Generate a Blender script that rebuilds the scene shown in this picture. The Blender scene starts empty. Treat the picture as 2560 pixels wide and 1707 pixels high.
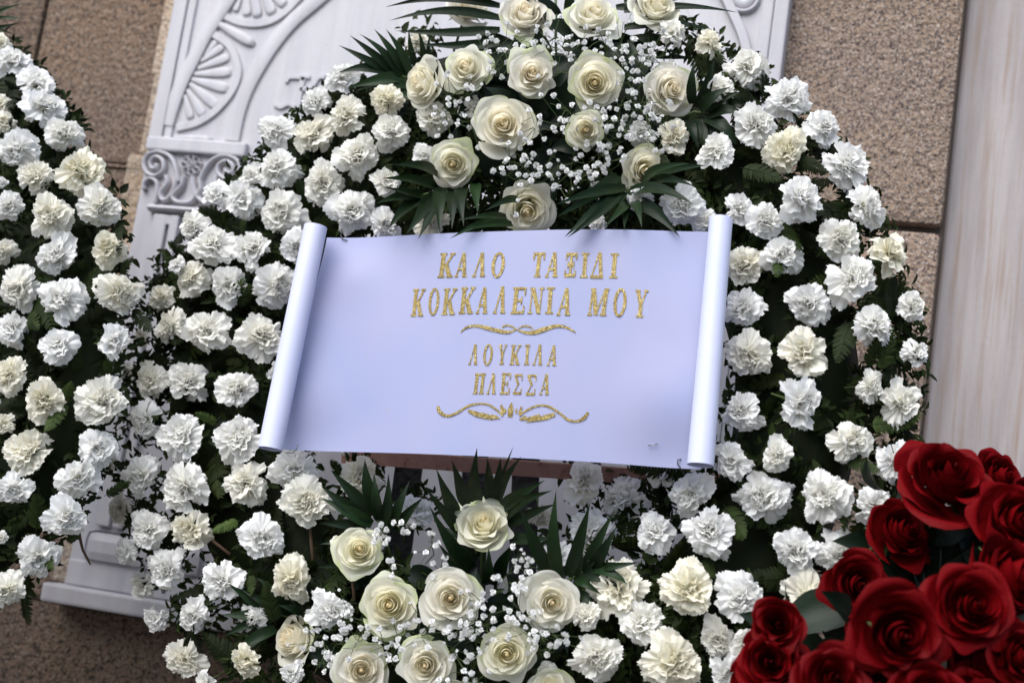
import bpy, bmesh, math, random
import numpy as np
from mathutils import Vector, Matrix

random.seed(7)
RNG = np.random.default_rng(11)
sc = bpy.context.scene
COL = sc.collection

# ------------------------------------------------------------------ camera
F = 3600.0                       # focal length in pixels of the 2560 px wide photograph
CU, CV = 1280.0, 853.5
def _n(a):
    a = np.array(a, float); return a / np.linalg.norm(a)
EX = _n((13180, 1393, -F))                       # wall's right, in camera axes (x right, y down, z forward)
EZ = np.array((3530, -23120, F), float); EZ = _n(EZ - EX * (EZ @ EX))
EY = np.cross(EZ, EX)                            # into the wall
CR = Vector((EX[0], EY[0], EZ[0])).normalized()  # camera right in the world
CD = Vector((EX[1], EY[1], EZ[1])).normalized()  # camera down
CF = Vector((EX[2], EY[2], EZ[2])).normalized()  # camera forward
CUP = -CD
CAM = Vector((0, 0, 1.30))
cam_data = bpy.data.cameras.new("camera")
cam = bpy.data.objects.new("camera", cam_data); COL.objects.link(cam)
cam.matrix_world = Matrix(((CR.x, CUP.x, -CF.x, CAM.x), (CR.y, CUP.y, -CF.y, CAM.y), (CR.z, CUP.z, -CF.z, CAM.z), (0, 0, 0, 1)))
cam_data.sensor_width = 36.0
cam_data.lens = F / 2560 * 36
cam_data.clip_start, cam_data.clip_end = 0.05, 500
cam_data.dof.use_dof = True
cam_data.dof.focus_distance = 1.94
cam_data.dof.aperture_fstop = 3.4
sc.camera = cam

# ------------------------------------------------------------------ sky, sun, exposure
SUN_EL, SUN_AZ = math.radians(50), math.radians(200)    # azimuth from +Y, clockwise
world = bpy.data.worlds.new("World"); sc.world = world; world.use_nodes = True
wn = world.node_tree.nodes; wl = world.node_tree.links
wn.clear()
wo = wn.new('ShaderNodeOutputWorld'); wb = wn.new('ShaderNodeBackground'); ws = wn.new('ShaderNodeTexSky')
ws.sky_type = 'NISHITA'; ws.sun_disc = False
ws.sun_elevation = SUN_EL; ws.sun_rotation = SUN_AZ
ws.air_density = 1.0; ws.dust_density = 1.5
wb.inputs['Strength'].default_value = 0.055
wl.new(ws.outputs[0], wb.inputs[0]); wl.new(wb.outputs[0], wo.inputs[0])
sun_data = bpy.data.lights.new("sun", 'SUN'); sun = bpy.data.objects.new("sun", sun_data); COL.objects.link(sun)
sun_data.energy = 1.5; sun_data.angle = math.radians(58); sun_data.color = (1.0, 0.975, 0.945)
_sd = Vector((math.sin(SUN_AZ) * math.cos(SUN_EL), math.cos(SUN_AZ) * math.cos(SUN_EL), math.sin(SUN_EL)))
sun.rotation_euler = _sd.to_track_quat('Z', 'Y').to_euler()
sc.view_settings.view_transform = 'Standard'; sc.view_settings.look = 'None'
sc.view_settings.exposure = 1.62; sc.view_settings.gamma = 1.0
try: sc.view_settings.use_curve_mapping = False
except Exception: pass
sc.cycles.use_denoising = True
sc.cycles.max_bounces = 8; sc.cycles.transmission_bounces = 6; sc.cycles.transparent_max_bounces = 6

# ------------------------------------------------------------------ helpers
def P(u, v, d):
    """world point seen at photo pixel (u, v), d metres along the view axis"""
    return CAM + CF * d + CR * ((u - CU) / F * d) + CD * ((v - CV) / F * d)
def zp(u, v, z0, u0=1285.0, v0=900.0):
    """depth of a leaning plane parallel to the wreath easel"""
    return z0 / (1 + 0.27 * (u - u0) / F - 0.30 * (v0 - v) / F)
def ray(u, v):
    return CF + CR * ((u - CU) / F) + CD * ((v - CV) / F)
def onwall(u, v, Y):
    r = ray(u, v); t = (Y - CAM.y) / r.y
    return CAM + r * t

PW = {}
def link(name, data, parent=None, M=None, mat=None):
    o = bpy.data.objects.new(name, data); COL.objects.link(o)
    M = Matrix.Identity(4) if M is None else M
    if parent is not None:
        o.parent = parent; o.matrix_basis = PW[parent.name].inverted() @ M
    else:
        o.matrix_basis = M
    PW[o.name] = M
    if mat is not None and data is not None and not data.materials: data.materials.append(mat)
    return o
def thing(name, label, cat, loc, group=None):
    o = link(name, None, None, Matrix.Translation(loc))
    o['label'] = label; o['category'] = cat
    if group: o['group'] = group
    o.empty_display_size = 0.05
    return o
def mesh(name, V, Fc, mat=None, smooth=True, tint=None, tint2=None):
    me = bpy.data.meshes.new(name)
    me.from_pydata([tuple(map(float, v)) for v in V], [], [tuple(int(i) for i in f) for f in Fc])
    if smooth:
        me.polygons.foreach_set('use_smooth', [True] * len(me.polygons))
    if tint is not None:
        a = me.attributes.new('tint', 'FLOAT', 'POINT'); a.data.foreach_set('value', np.asarray(tint, dtype=np.float32))
    if tint2 is not None:
        a = me.attributes.new('rand', 'FLOAT', 'POINT'); a.data.foreach_set('value', np.asarray(tint2, dtype=np.float32))
    me.update()
    if mat: me.materials.append(mat)
    return me
class MB:
    def __init__(s): s.V = []; s.F = []; s.T = []; s.R = []
    def add(s, V, Fc, t=None, r=0.0):
        b = len(s.V); s.V += [tuple(v) for v in V]; s.F += [tuple(i + b for i in f) for f in Fc]
        s.T += list(t) if t is not None else [0.0] * len(V); s.R += [r] * len(V)
    def grid(s, G, t=None, r=0.0, wrap=False):
        n, m = len(G), len(G[0]); V = [p for row in G for p in row]
        Fc = []
        for i in range(n - 1):
            for j in range(m - (0 if wrap else 1)):
                k = (j + 1) % m
                Fc.append((i * m + j, i * m + k, (i + 1) * m + k, (i + 1) * m + j))
        s.add(V, Fc, t, r)
    def tube(s, pts, rad, n=6, cap=True, t=0.0):
        pts = [Vector(p) for p in pts]
        G = []
        for i, p in enumerate(pts):
            d = (pts[min(i + 1, len(pts) - 1)] - pts[max(i - 1, 0)]).normalized()
            a = d.orthogonal().normalized() if i == 0 else (a - d * a.dot(d)).normalized()
            b = d.cross(a)
            rr = rad[i] if hasattr(rad, '__len__') else rad
            G.append([p + a * (rr * math.cos(2 * math.pi * k / n)) + b * (rr * math.sin(2 * math.pi * k / n)) for k in range(n)])
        b0 = len(s.V)
        s.grid(G, [t] * (n * len(G)), 0.0, True)
        if cap:
            s.F.append(tuple(b0 + k for k in range(n))[::-1]); s.F.append(tuple(b0 + (len(G) - 1) * n + k for k in range(n)))
    def box(s, lo, hi, bev=0.0):
        x0, y0, z0 = lo; x1, y1, z1 = hi
        if bev <= 0:
            V = [(x, y, z) for x in (x0, x1) for y in (y0, y1) for z in (z0, z1)]
            s.add(V, [(0, 1, 3, 2), (4, 6, 7, 5), (0, 4, 5, 1), (2, 3, 7, 6), (0, 2, 6, 4), (1, 5, 7, 3)])
        else:
            bm = bmesh.new(); bmesh.ops.create_cube(bm, size=1)
            for v in bm.verts: v.co = Vector(((x0 + x1) / 2 + v.co.x * (x1 - x0), (y0 + y1) / 2 + v.co.y * (y1 - y0), (z0 + z1) / 2 + v.co.z * (z1 - z0)))
            bmesh.ops.bevel(bm, geom=bm.edges[:], offset=bev, segments=2, affect='EDGES', profile=0.6)
            bm.verts.index_update()
            s.add([v.co[:] for v in bm.verts], [[v.index for v in f.verts] for f in bm.faces]); bm.free()
    def build(s, name, mat=None, smooth=True):
        return mesh(name, s.V, s.F, mat, smooth, s.T, s.R)
def catmull(pts, n=8):
    pts = [np.array(p, float) for p in pts]; out = []
    for i in range(len(pts) - 1):
        p0 = pts[max(i - 1, 0)]; p1 = pts[i]; p2 = pts[i + 1]; p3 = pts[min(i + 2, len(pts) - 1)]
        for k in range(n):
            t = k / n
            out.append(0.5 * ((2 * p1) + (-p0 + p2) * t + (2 * p0 - 5 * p1 + 4 * p2 - p3) * t * t + (-p0 + 3 * p1 - 3 * p2 + p3) * t ** 3))
    out.append(pts[-1]); return out
def frame(z, up):
    z = Vector(z).normalized(); x = Vector(up).cross(z)
    x = x.normalized() if x.length > 1e-6 else z.orthogonal().normalized()
    y = z.cross(x)
    return Matrix(((x.x, y.x, z.x, 0), (x.y, y.y, z.y, 0), (x.z, y.z, z.z, 0), (0, 0, 0, 1)))

# ------------------------------------------------------------------ materials
def newmat(name):
    m = bpy.data.materials.new(name); m.use_nodes = True
    m.node_tree.nodes.clear()
    return m, m.node_tree.nodes, m.node_tree.links
def N(nodes, t, **kw):
    n = nodes.new(t)
    for k, v in kw.items():
        if k in n.inputs.keys() if hasattr(n.inputs, 'keys') else False: n.inputs[k].default_value = v
        else: setattr(n, k, v)
    return n
def ramp(nodes, stops, interp='LINEAR'):
    r = nodes.new('ShaderNodeValToRGB'); r.color_ramp.interpolation = interp
    e = r.color_ramp.elements
    while len(e) < len(stops): e.new(0.5)
    for i, (p, c) in enumerate(stops):
        e[i].position = p; e[i].color = (*c, 1) if len(c) == 3 else c
    return r
def mixc(nodes, links, a, b, fac, mode='MIX'):
    m = nodes.new('ShaderNodeMix'); m.data_type = 'RGBA'; m.blend_type = mode
    for s, v in ((0, fac), (6, a), (7, b)):
        if hasattr(v, 'is_linked') or isinstance(v, bpy.types.NodeSocket): links.new(v, m.inputs[s])
        else: m.inputs[s].default_value = v if s == 0 else (*v, 1)
    return m.outputs[2]
def petal_material(name, stops, transl=0.3, rough=0.6, gloss=0.06, blemish=None, veins=0.0):
    m, n, l = newmat(name)
    at = n.new('ShaderNodeAttribute'); at.attribute_name = 'tint'
    oi = n.new('ShaderNodeObjectInfo')
    r = ramp(n, stops); l.new(at.outputs['Fac'], r.inputs[0])
    col = r.outputs[0]
    tc = n.new('ShaderNodeTexCoord')
    nz = n.new('ShaderNodeTexNoise'); nz.inputs['Scale'].default_value = 3.5; nz.inputs['Detail'].default_value = 4
    l.new(tc.outputs['Object'], nz.inputs['Vector'])
    col = mixc(n, l, col, oi.outputs['Color'], 1.0, 'MULTIPLY')
    if blemish:
        rr = ramp(n, [(0.62, (0, 0, 0)), (0.74, (1, 1, 1))]); l.new(nz.outputs[0], rr.inputs[0])
        mm = n.new('ShaderNodeMath'); mm.operation = 'MULTIPLY'; l.new(rr.outputs[0], mm.inputs[0]); l.new(oi.outputs['Alpha'], mm.inputs[1])
        col = mixc(n, l, col, blemish, mm.outputs[0])
    d = n.new('ShaderNodeBsdfDiffuse'); t = n.new('ShaderNodeBsdfTranslucent'); g = n.new('ShaderNodeBsdfGlossy')
    g.inputs['Roughness'].default_value = rough
    l.new(col, d.inputs[0]); l.new(col, t.inputs[0])
    if veins:
        w = n.new('ShaderNodeTexNoise'); w.inputs['Scale'].default_value = 14; w.inputs['Detail'].default_value = 3
        l.new(tc.outputs['Object'], w.inputs['Vector'])
        b = n.new('ShaderNodeBump'); b.inputs['Strength'].default_value = veins; b.inputs['Distance'].default_value = 0.01
        l.new(w.outputs[0], b.inputs['Height']); l.new(b.outputs[0], d.inputs['Normal']); l.new(b.outputs[0], g.inputs['Normal'])
    m1 = n.new('ShaderNodeMixShader'); m1.inputs[0].default_value = transl
    l.new(d.outputs[0], m1.inputs[1]); l.new(t.outputs[0], m1.inputs[2])
    m2 = n.new('ShaderNodeMixShader'); m2.inputs[0].default_value = gloss
    l.new(m1.outputs[0], m2.inputs[1]); l.new(g.outputs[0], m2.inputs[2])
    o = n.new('ShaderNodeOutputMaterial'); l.new(m2.outputs[0], o.inputs[0])
    return m
M_CARN = petal_material('carnation_petal', [(0.0, (0.80, 0.77, 0.54)), (0.28, (0.88, 0.86, 0.71)), (0.5, (0.92, 0.915, 0.88)), (1.0, (0.93, 0.935, 0.945))], 0.42, 0.7, 0.008, (0.62, 0.45, 0.22))
M_ROSE = petal_material('cream_rose_petal', [(0.0, (0.92, 0.80, 0.56)), (0.25, (0.92, 0.87, 0.71)), (0.55, (0.91, 0.895, 0.80)), (0.8, (0.90, 0.90, 0.83)), (1.0, (0.70, 0.77, 0.48))], 0.50, 0.5, 0.015, (0.7, 0.6, 0.35), 0.15)
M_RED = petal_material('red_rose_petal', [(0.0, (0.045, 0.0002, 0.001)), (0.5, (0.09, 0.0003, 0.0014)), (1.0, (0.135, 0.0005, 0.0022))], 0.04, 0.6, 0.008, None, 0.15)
M_BREATH = petal_material('babys_breath_petal', [(0.0, (0.72, 0.76, 0.62)), (0.4, (0.88, 0.88, 0.86)), (1.0, (0.9, 0.9, 0.9))], 0.25, 0.7, 0.01)
def leaf_material(name, c0, c1, rough=0.4, spec=0.35, transl=0.12):
    m, n, l = newmat(name)
    at = n.new('ShaderNodeAttribute'); at.attribute_name = 'rand'
    oi = n.new('ShaderNodeObjectInfo')
    ad = n.new('ShaderNodeMath'); ad.operation = 'ADD'; l.new(at.outputs['Fac'], ad.inputs[0])
    mm = n.new('ShaderNodeMath'); mm.operation = 'MULTIPLY'; mm.inputs[1].default_value = 0.55; l.new(oi.outputs['Random'], mm.inputs[0]); l.new(mm.outputs[0], ad.inputs[1])
    r = ramp(n, [(0.0, c0), (0.75, c1), (1.0, tuple(x * 1.5 for x in c1))]); l.new(ad.outputs[0], r.inputs[0])
    col = mixc(n, l, r.outputs[0], oi.outputs['Color'], 1.0, 'MULTIPLY')
    p = n.new('ShaderNodeBsdfPrincipled'); p.inputs['Roughness'].default_value = rough; p.inputs['Specular IOR Level'].default_value = spec
    l.new(col, p.inputs['Base Color'])
    tc = n.new('ShaderNodeTexCoord'); nz = n.new('ShaderNodeTexNoise'); nz.inputs['Scale'].default_value = 220
    l.new(tc.outputs['Object'], nz.inputs['Vector'])
    b = n.new('ShaderNodeBump'); b.inputs['Strength'].default_value = 0.15; b.inputs['Distance'].default_value = 0.002
    l.new(nz.outputs[0], b.inputs['Height']); l.new(b.outputs[0], p.inputs['Normal'])
    t = n.new('ShaderNodeBsdfTranslucent'); l.new(col, t.inputs[0])
    ms = n.new('ShaderNodeMixShader'); ms.inputs[0].default_value = transl
    l.new(p.outputs[0], ms.inputs[1]); l.new(t.outputs[0], ms.inputs[2])
    o = n.new('ShaderNodeOutputMaterial'); l.new(ms.outputs[0], o.inputs[0])
    return m
M_FERN = leaf_material('fern_green', (0.0055, 0.009, 0.0027), (0.019, 0.031, 0.008), 0.6, 0.13)
M_PALM = leaf_material('palm_green', (0.004, 0.011, 0.004), (0.009, 0.022, 0.007), 0.42, 0.2, 0.1)
M_LEAF = leaf_material('rose_leaf_green', (0.003, 0.007, 0.0035), (0.006, 0.014, 0.007), 0.42, 0.2, 0.08)
M_STEM = leaf_material('stem_green', (0.05, 0.08, 0.025), (0.08, 0.11, 0.04), 0.5, 0.3, 0.0)
M_TWIG = leaf_material('twig_brown', (0.05, 0.03, 0.018), (0.10, 0.06, 0.035), 0.7, 0.2, 0.0)
def principled(name, col, rough=0.5, metal=0.0, spec=0.5):
    m, n, l = newmat(name)
    p = n.new('ShaderNodeBsdfPrincipled'); p.inputs['Base Color'].default_value = (*col, 1)
    p.inputs['Roughness'].default_value = rough; p.inputs['Metallic'].default_value = metal; p.inputs['Specular IOR Level'].default_value = spec
    o = n.new('ShaderNodeOutputMaterial'); l.new(p.outputs[0], o.inputs[0])
    return m, n, l, p
def noise_node(n, l, scale, detail=4, rough=0.55, coord=None, sc3=None):
    tc = n.new('ShaderNodeTexCoord'); nz = n.new('ShaderNodeTexNoise')
    nz.inputs['Scale'].default_value = scale; nz.inputs['Detail'].default_value = detail; nz.inputs['Roughness'].default_value = rough
    v = tc.outputs[coord or 'Object']
    if sc3:
        mp = n.new('ShaderNodeMapping'); mp.inputs['Scale'].default_value = sc3; l.new(v, mp.inputs[0]); v = mp.outputs[0]
    l.new(v, nz.inputs['Vector'])
    return nz
def bump(n, l, h, p, strength, dist):
    b = n.new('ShaderNodeBump'); b.inputs['Strength'].default_value = strength; b.inputs['Distance'].default_value = dist
    l.new(h, b.inputs['Height']); l.new(b.outputs[0], p.inputs['Normal']); return b
def granite(name, base, dark, light, warm):
    m, n, l, p = principled(name, base, 0.85, 0, 0.25)
    n1 = noise_node(n, l, 210, 4, 0.65); n2 = noise_node(n, l, 300, 2, 0.5); n3 = noise_node(n, l, 3.0, 5, 0.6); n4 = noise_node(n, l, 75, 4, 0.65)
    oi = n.new('ShaderNodeObjectInfo')
    r1 = ramp(n, [(0.40, (1, 1, 1)), (0.50, (0, 0, 0))]); l.new(n1.outputs[0], r1.inputs[0])
    r2 = ramp(n, [(0.54, (0, 0, 0)), (0.64, (1, 1, 1))]); l.new(n2.outputs[0], r2.inputs[0])
    r3 = ramp(n, [(0.35, (0, 0, 0)), (0.68, (1, 1, 1))]); l.new(n3.outputs[0], r3.inputs[0])
    c = mixc(n, l, base, warm, r3.outputs[0])
    c = mixc(n, l, c, light, r2.outputs[0])
    c = mixc(n, l, c, dark, r1.outputs[0])
    hs = n.new('ShaderNodeHueSaturation'); l.new(c, hs.inputs['Color'])
    mr = n.new('ShaderNodeMapRange'); mr.inputs['To Min'].default_value = 0.85; mr.inputs['To Max'].default_value = 1.12
    l.new(oi.outputs['Random'], mr.inputs['Value']); l.new(mr.outputs[0], hs.inputs['Value'])
    l.new(hs.outputs[0], p.inputs['Base Color'])
    bump(n, l, n4.outputs[0], p, 1.0, 0.012)
    return m
M_GRANITE = granite('brown_granite', (0.18, 0.128, 0.098), (0.035, 0.028, 0.026), (0.26, 0.215, 0.178), (0.21, 0.138, 0.092))
M_GRANITE2 = granite('pink_granite', (0.30, 0.22, 0.17), (0.09, 0.07, 0.07), (0.44, 0.39, 0.35), (0.32, 0.225, 0.15))
def marble(name, base, vein, rust=None, streak=1.0):
    m, n, l, p = principled(name, base, 0.45, 0, 0.4)
    a = noise_node(n, l, 9, 6, 0.6, None, (2.2, 2.2, 0.22)); r = ramp(n, [(0.42, base), (0.72, vein)]); l.new(a.outputs[0], r.inputs[0])
    c = r.outputs[0]
    if rust:
        b = noise_node(n, l, 26, 5, 0.65, None, (3.2, 3.2, 0.14)); r2 = ramp(n, [(0.47, (0, 0, 0)), (0.78, (streak, streak, streak))]); l.new(b.outputs[0], r2.inputs[0])
        c = mixc(n, l, c, rust, r2.outputs[0])
        k = noise_node(n, l, 34, 2, 0.5); r3 = ramp(n, [(0.73, (0, 0, 0)), (0.78, (1, 1, 1))]); l.new(k.outputs[0], r3.inputs[0])
        c = mixc(n, l, c, (0.30, 0.25, 0.22), r3.outputs[0])
    at = n.new('ShaderNodeAttribute'); at.attribute_name = 'tint'
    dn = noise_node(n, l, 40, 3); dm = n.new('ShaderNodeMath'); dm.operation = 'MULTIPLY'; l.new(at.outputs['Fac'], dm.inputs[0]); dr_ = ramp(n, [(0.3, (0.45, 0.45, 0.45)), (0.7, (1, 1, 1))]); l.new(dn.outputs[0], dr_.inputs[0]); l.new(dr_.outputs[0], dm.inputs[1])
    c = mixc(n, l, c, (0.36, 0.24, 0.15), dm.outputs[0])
    l.new(c, p.inputs['Base Color'])
    f = noise_node(n, l, 90, 4); bump(n, l, f.outputs[0], p, 0.12, 0.003)
    return m
M_MARBLE = marble('white_marble', (0.49, 0.485, 0.52), (0.39, 0.385, 0.43), (0.43, 0.39, 0.35), 0.4)
M_MARBLE2 = marble('streaked_marble', (0.36, 0.325, 0.325), (0.23, 0.205, 0.21), (0.24, 0.16, 0.11), 1.0)
M_MORTAR, *_ = principled('mortar', (0.085, 0.07, 0.06), 0.95, 0, 0.1)
M_GROUND, n_, l_, p_ = principled('paving', (0.22, 0.20, 0.19), 0.9, 0, 0.2)
_a = noise_node(n_, l_, 30, 6); _r = ramp(n_, [(0.3, (0.09, 0.085, 0.08)), (0.7, (0.15, 0.14, 0.13))]); l_.new(_a.outputs[0], _r.inputs[0]); l_.new(_r.outputs[0], p_.inputs['Base Color'])
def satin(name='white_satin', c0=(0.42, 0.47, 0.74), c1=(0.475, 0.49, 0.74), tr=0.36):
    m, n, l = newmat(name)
    tc = n.new('ShaderNodeTexCoord')
    wv = n.new('ShaderNodeTexWave'); wv.inputs['Scale'].default_value = 900; wv.bands_direction = 'X'
    wh = n.new('ShaderNodeTexWave'); wh.inputs['Scale'].default_value = 900; wh.bands_direction = 'Y'
    l.new(tc.outputs['Object'], wv.inputs['Vector']); l.new(tc.outputs['Object'], wh.inputs['Vector'])
    nz = n.new('ShaderNodeTexNoise'); nz.inputs['Scale'].default_value = 7; nz.inputs['Detail'].default_value = 2; l.new(tc.outputs['Object'], nz.inputs['Vector'])
    ad = n.new('ShaderNodeMath'); l.new(wv.outputs['Fac'], ad.inputs[0]); l.new(wh.outputs['Fac'], ad.inputs[1])
    b = n.new('ShaderNodeBump'); b.inputs['Strength'].default_value = 0.1; b.inputs['Distance'].default_value = 0.0004; l.new(ad.outputs[0], b.inputs['Height'])
    sp = n.new('ShaderNodeTexNoise'); sp.inputs['Scale'].default_value = 95; sp.inputs['Detail'].default_value = 1; l.new(tc.outputs['Object'], sp.inputs['Vector'])
    sr = ramp(n, [(0.80, (0, 0, 0)), (0.84, (1, 1, 1))]); l.new(sp.outputs[0], sr.inputs[0])
    r = ramp(n, [(0.35, c0), (0.65, c1)]); l.new(nz.outputs[0], r.inputs[0])
    c = mixc(n, l, r.outputs[0], (0.50, 0.45, 0.42), sr.outputs[0])
    p = n.new('ShaderNodeBsdfPrincipled'); p.inputs['Roughness'].default_value = 0.42; p.inputs['Specular IOR Level'].default_value = 0.45
    p.inputs['Sheen Weight'].default_value = 0.15
    l.new(c, p.inputs['Base Color']); l.new(b.outputs[0], p.inputs['Normal'])
    t = n.new('ShaderNodeBsdfTranslucent'); l.new(c, t.inputs[0])
    ms = n.new('ShaderNodeMixShader'); ms.inputs[0].default_value = tr; l.new(p.outputs[0], ms.inputs[1]); l.new(t.outputs[0], ms.inputs[2])
    o = n.new('ShaderNodeOutputMaterial'); l.new(ms.outputs[0], o.inputs[0])
    return m
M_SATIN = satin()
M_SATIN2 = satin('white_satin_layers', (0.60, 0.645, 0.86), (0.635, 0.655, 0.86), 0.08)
def glitter():
    m, n, l = newmat('gold_glitter')
    tc = n.new('ShaderNodeTexCoord'); vo = n.new('ShaderNodeTexVoronoi'); vo.inputs['Scale'].default_value = 900
    l.new(tc.outputs['Object'], vo.inputs['Vector'])
    sx = n.new('ShaderNodeSeparateColor'); l.new(vo.outputs['Color'], sx.inputs[0])
    r = ramp(n, [(0.0, (0.09, 0.052, 0.012)), (0.4, (0.22, 0.15, 0.035)), (0.75, (0.31, 0.235, 0.065)), (0.93, (0.44, 0.36, 0.13)), (1.0, (0.62, 0.54, 0.27))])
    l.new(sx.outputs[0], r.inputs[0])
    p = n.new('ShaderNodeBsdfPrincipled'); p.inputs['Metallic'].default_value = 0.35; p.inputs['Roughness'].default_value = 0.4
    l.new(r.outputs[0], p.inputs['Base Color'])
    nm = n.new('ShaderNodeBump'); nm.inputs['Strength'].default_value = 0.8; nm.inputs['Distance'].default_value = 0.001
    l.new(sx.outputs[1], nm.inputs['Height']); l.new(nm.outputs[0], p.inputs['Normal'])
    o = n.new('ShaderNodeOutputMaterial'); l.new(p.outputs[0], o.inputs[0])
    return m
M_GOLD = glitter()
M_WIRE, *_ = principled('steel_wire', (0.32, 0.32, 0.33), 0.35, 0.9)
M_DARKWIRE, *_ = principled('dark_wire', (0.05, 0.05, 0.055), 0.45, 0.7)
M_BLACK, n_, l_, p_ = principled('black_wrap', (0.012, 0.012, 0.014), 0.5, 0, 0.4)
_a = noise_node(n_, l_, 60, 3); bump(n_, l_, _a.outputs[0], p_, 0.6, 0.01)
M_RUST, n_, l_, p_ = principled('rusty_wood', (0.22, 0.12, 0.09), 0.8, 0, 0.2)
_a = noise_node(n_, l_, 60, 5, 0.7); _r = ramp(n_, [(0.35, (0.26, 0.15, 0.115)), (0.6, (0.22, 0.115, 0.085)), (0.7, (0.09, 0.035, 0.02))]); l_.new(_a.outputs[0], _r.inputs[0]); l_.new(_r.outputs[0], p_.inputs['Base Color'])

# ------------------------------------------------------------------ the setting: ground, granite wall, marble
YW = 2.36                                        # the granite face
cen = onwall(CU, CV, YW)
g = MB(); g.add([(-60, -60, 0), (60, -60, 0), (60, 60, 0), (-60, 60, 0)], [(0, 1, 2, 3)])
o = link('ground', g.build('ground', M_GROUND, False)); o['kind'] = 'structure'

YP = YW - 0.035                                  # front face of the white panel
def W(u, v, Y=None):
    p = onwall(u, v, YP if Y is None else Y); return np.array((p.x, p.z))
XL = W(300, 735)[0]; XR = W(1962, 120)[0]
ZB = W(158, 1457)[1]
wall = thing('granite_wall', 'rough brown granite block wall behind the wreaths', 'wall', (XL - 0.6, YW + 0.2, 0))
m = MB(); m.box((-4.5, YW + 0.02, 0.0), (W(2420, 300, YW)[0] - 0.02, YW + 0.5, 5.2)); link('core', m.build('core', M_MORTAR, False), wall)
def stone(x0, x1, z0, z1, mat, dy=0.0, bev=0.007):
    m = MB(); m.box((x0, YW - dy, z0), (x1, YW + 0.10, z1), bev)
    me = m.build('stone_block', mat, False); link('stone_block', me, wall)
J = 0.005
XG = W(2407, 60, YW)[0]                           # right edge of the granite
zl = W(300, 415, YW)[1]; zr = W(2300, 570, YW)[1]; zb = W(85, 1490, YW)[1]
xj = W(100, 100, YW)[0]
xs_left = [-4.4, -3.3, -2.4, -1.55, xj]
zs = [0.0, 0.33, 0.66, zb, zl, zl + 0.62, zl + 1.2, zl + 1.8, zl + 2.4, zl + 3.0]
for k in range(len(zs) - 1):
    z0, z1 = zs[k] + J, zs[k + 1] - J
    if zs[k] >= zb - 1e-6 and zs[k] < zl - 1e-6:
        xx = [-4.4, -3.0, -2.0, -1.1, XL - 0.30, XL + 0.6]
    elif k % 2 == 0:
        xx = [-4.4, -3.3, -2.2, xj, XL + 0.7]
    else:
        xx = [-4.4, -2.9, -1.9, XL - 0.45, XL + 0.35]
    if k == 4: xx = [-4.4, -3.3, -2.2, xj, XL + 0.7]
    for a, b in zip(xx[:-1], xx[1:]):
        stone(a + 0.0025, b - 0.0025, z0, z1, M_GRANITE, random.uniform(0, 0.006))
    if zs[k + 1] <= ZB:
        stone(xx[-1] + J, XR - 0.5, z0, z1, M_GRANITE, random.uniform(0, 0.005))
for z0, z1 in ((0.0, 0.45), (0.45, zr - 0.55), (zr - 0.55, zr), (zr, zr + 0.85), (zr + 0.85, zr + 1.7), (zr + 1.7, zr + 2.6)):
    stone(XR - 0.46, XG, z0 + 0.006, z1 - 0.006, M_GRANITE2, random.uniform(0, 0.006), 0.012)
M_SMEAR = granite('pale_mortar', (0.42, 0.35, 0.29), (0.20, 0.16, 0.13), (0.55, 0.50, 0.45), (0.46, 0.33, 0.21))
for k in range(12):
    z0_ = ZB + k * 0.16; m = MB()
    m.box((XL - random.uniform(0.03, 0.055), YW - 0.009 - 0.001 * (k % 2), z0_), (XL - 0.001, YW + 0.02, z0_ + 0.1615), 0.006)
    link('mortar_fillet', m.build('mortar_fillet', M_SMEAR, False), wall)
slab = thing('marble_slab', 'pale marble slab with brown vertical streaks at the right of the wall', 'slab', (XG + 0.3, YW + 0.07, 0))
m = MB(); m.box((XG + 0.004, YW + 0.055, 0.02), (XG + 1.1, YW + 0.3, 5.0), 0.006); link('slab_face', m.build('slab_face', M_MARBLE2, False), slab)

# ---- carved white marble panel
panel = thing('marble_panel', 'white marble panel carved with arches, palmettes and a pilaster', 'relief panel', ((XL + XR) / 2, YW, ZB))
def pnl(name, mb, mat=M_MARBLE, smooth=True): return link(name, mb.build(name, mat, smooth), panel)
m = MB(); m.box((XL, YP, ZB), (XR, YW + 0.06, 5.0), 0.004); pnl('back_plate', m, smooth=False)
def relief_band(name, pts, wpx, h, conv=W, y0=None, n=7, round_=False, dirt=1.0):
    """a raised ribbon carved along a line; points are given on the panel's face"""
    y0 = YP if y0 is None else y0
    c = catmull(pts, n) if len(pts) > 2 else [np.array(p, float) for p in pts]
    q = [conv(*p) for p in c]
    wm = wpx / F * 2.42
    prof = [(-0.52, -0.001), (-0.49, 0.35 * h), (-0.46, 0.85 * h), (-0.40, h), (0.40, h), (0.46, 0.85 * h), (0.49, 0.35 * h), (0.52, -0.001)]
    if round_: prof = [(0.5 * math.cos(a), h * math.sin(a)) for a in np.linspace(math.pi, 0, 11)]
    G = []
    for i in range(len(q)):
        d = _n(q[min(i + 1, len(q) - 1)] - q[max(i - 1, 0)]); nn = np.array((-d[1], d[0]))
        G.append([(q[i][0] + nn[0] * a * wm, y0 - b, q[i][1] + nn[1] * a * wm) for a, b in prof])
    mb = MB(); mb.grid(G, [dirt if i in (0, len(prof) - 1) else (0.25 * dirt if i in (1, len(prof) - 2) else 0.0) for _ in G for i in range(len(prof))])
    k = len(prof); nn_ = len(mb.V)
    mb.F.append(tuple(range(k))); mb.F.append(tuple(range(nn_ - k, nn_))[::-1])
    me = mb.build(name, M_MARBLE, True)
    try: me.set_sharp_from_angle(angle=math.radians(40))
    except Exception: pass
    return link(name, me, panel)
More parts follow.
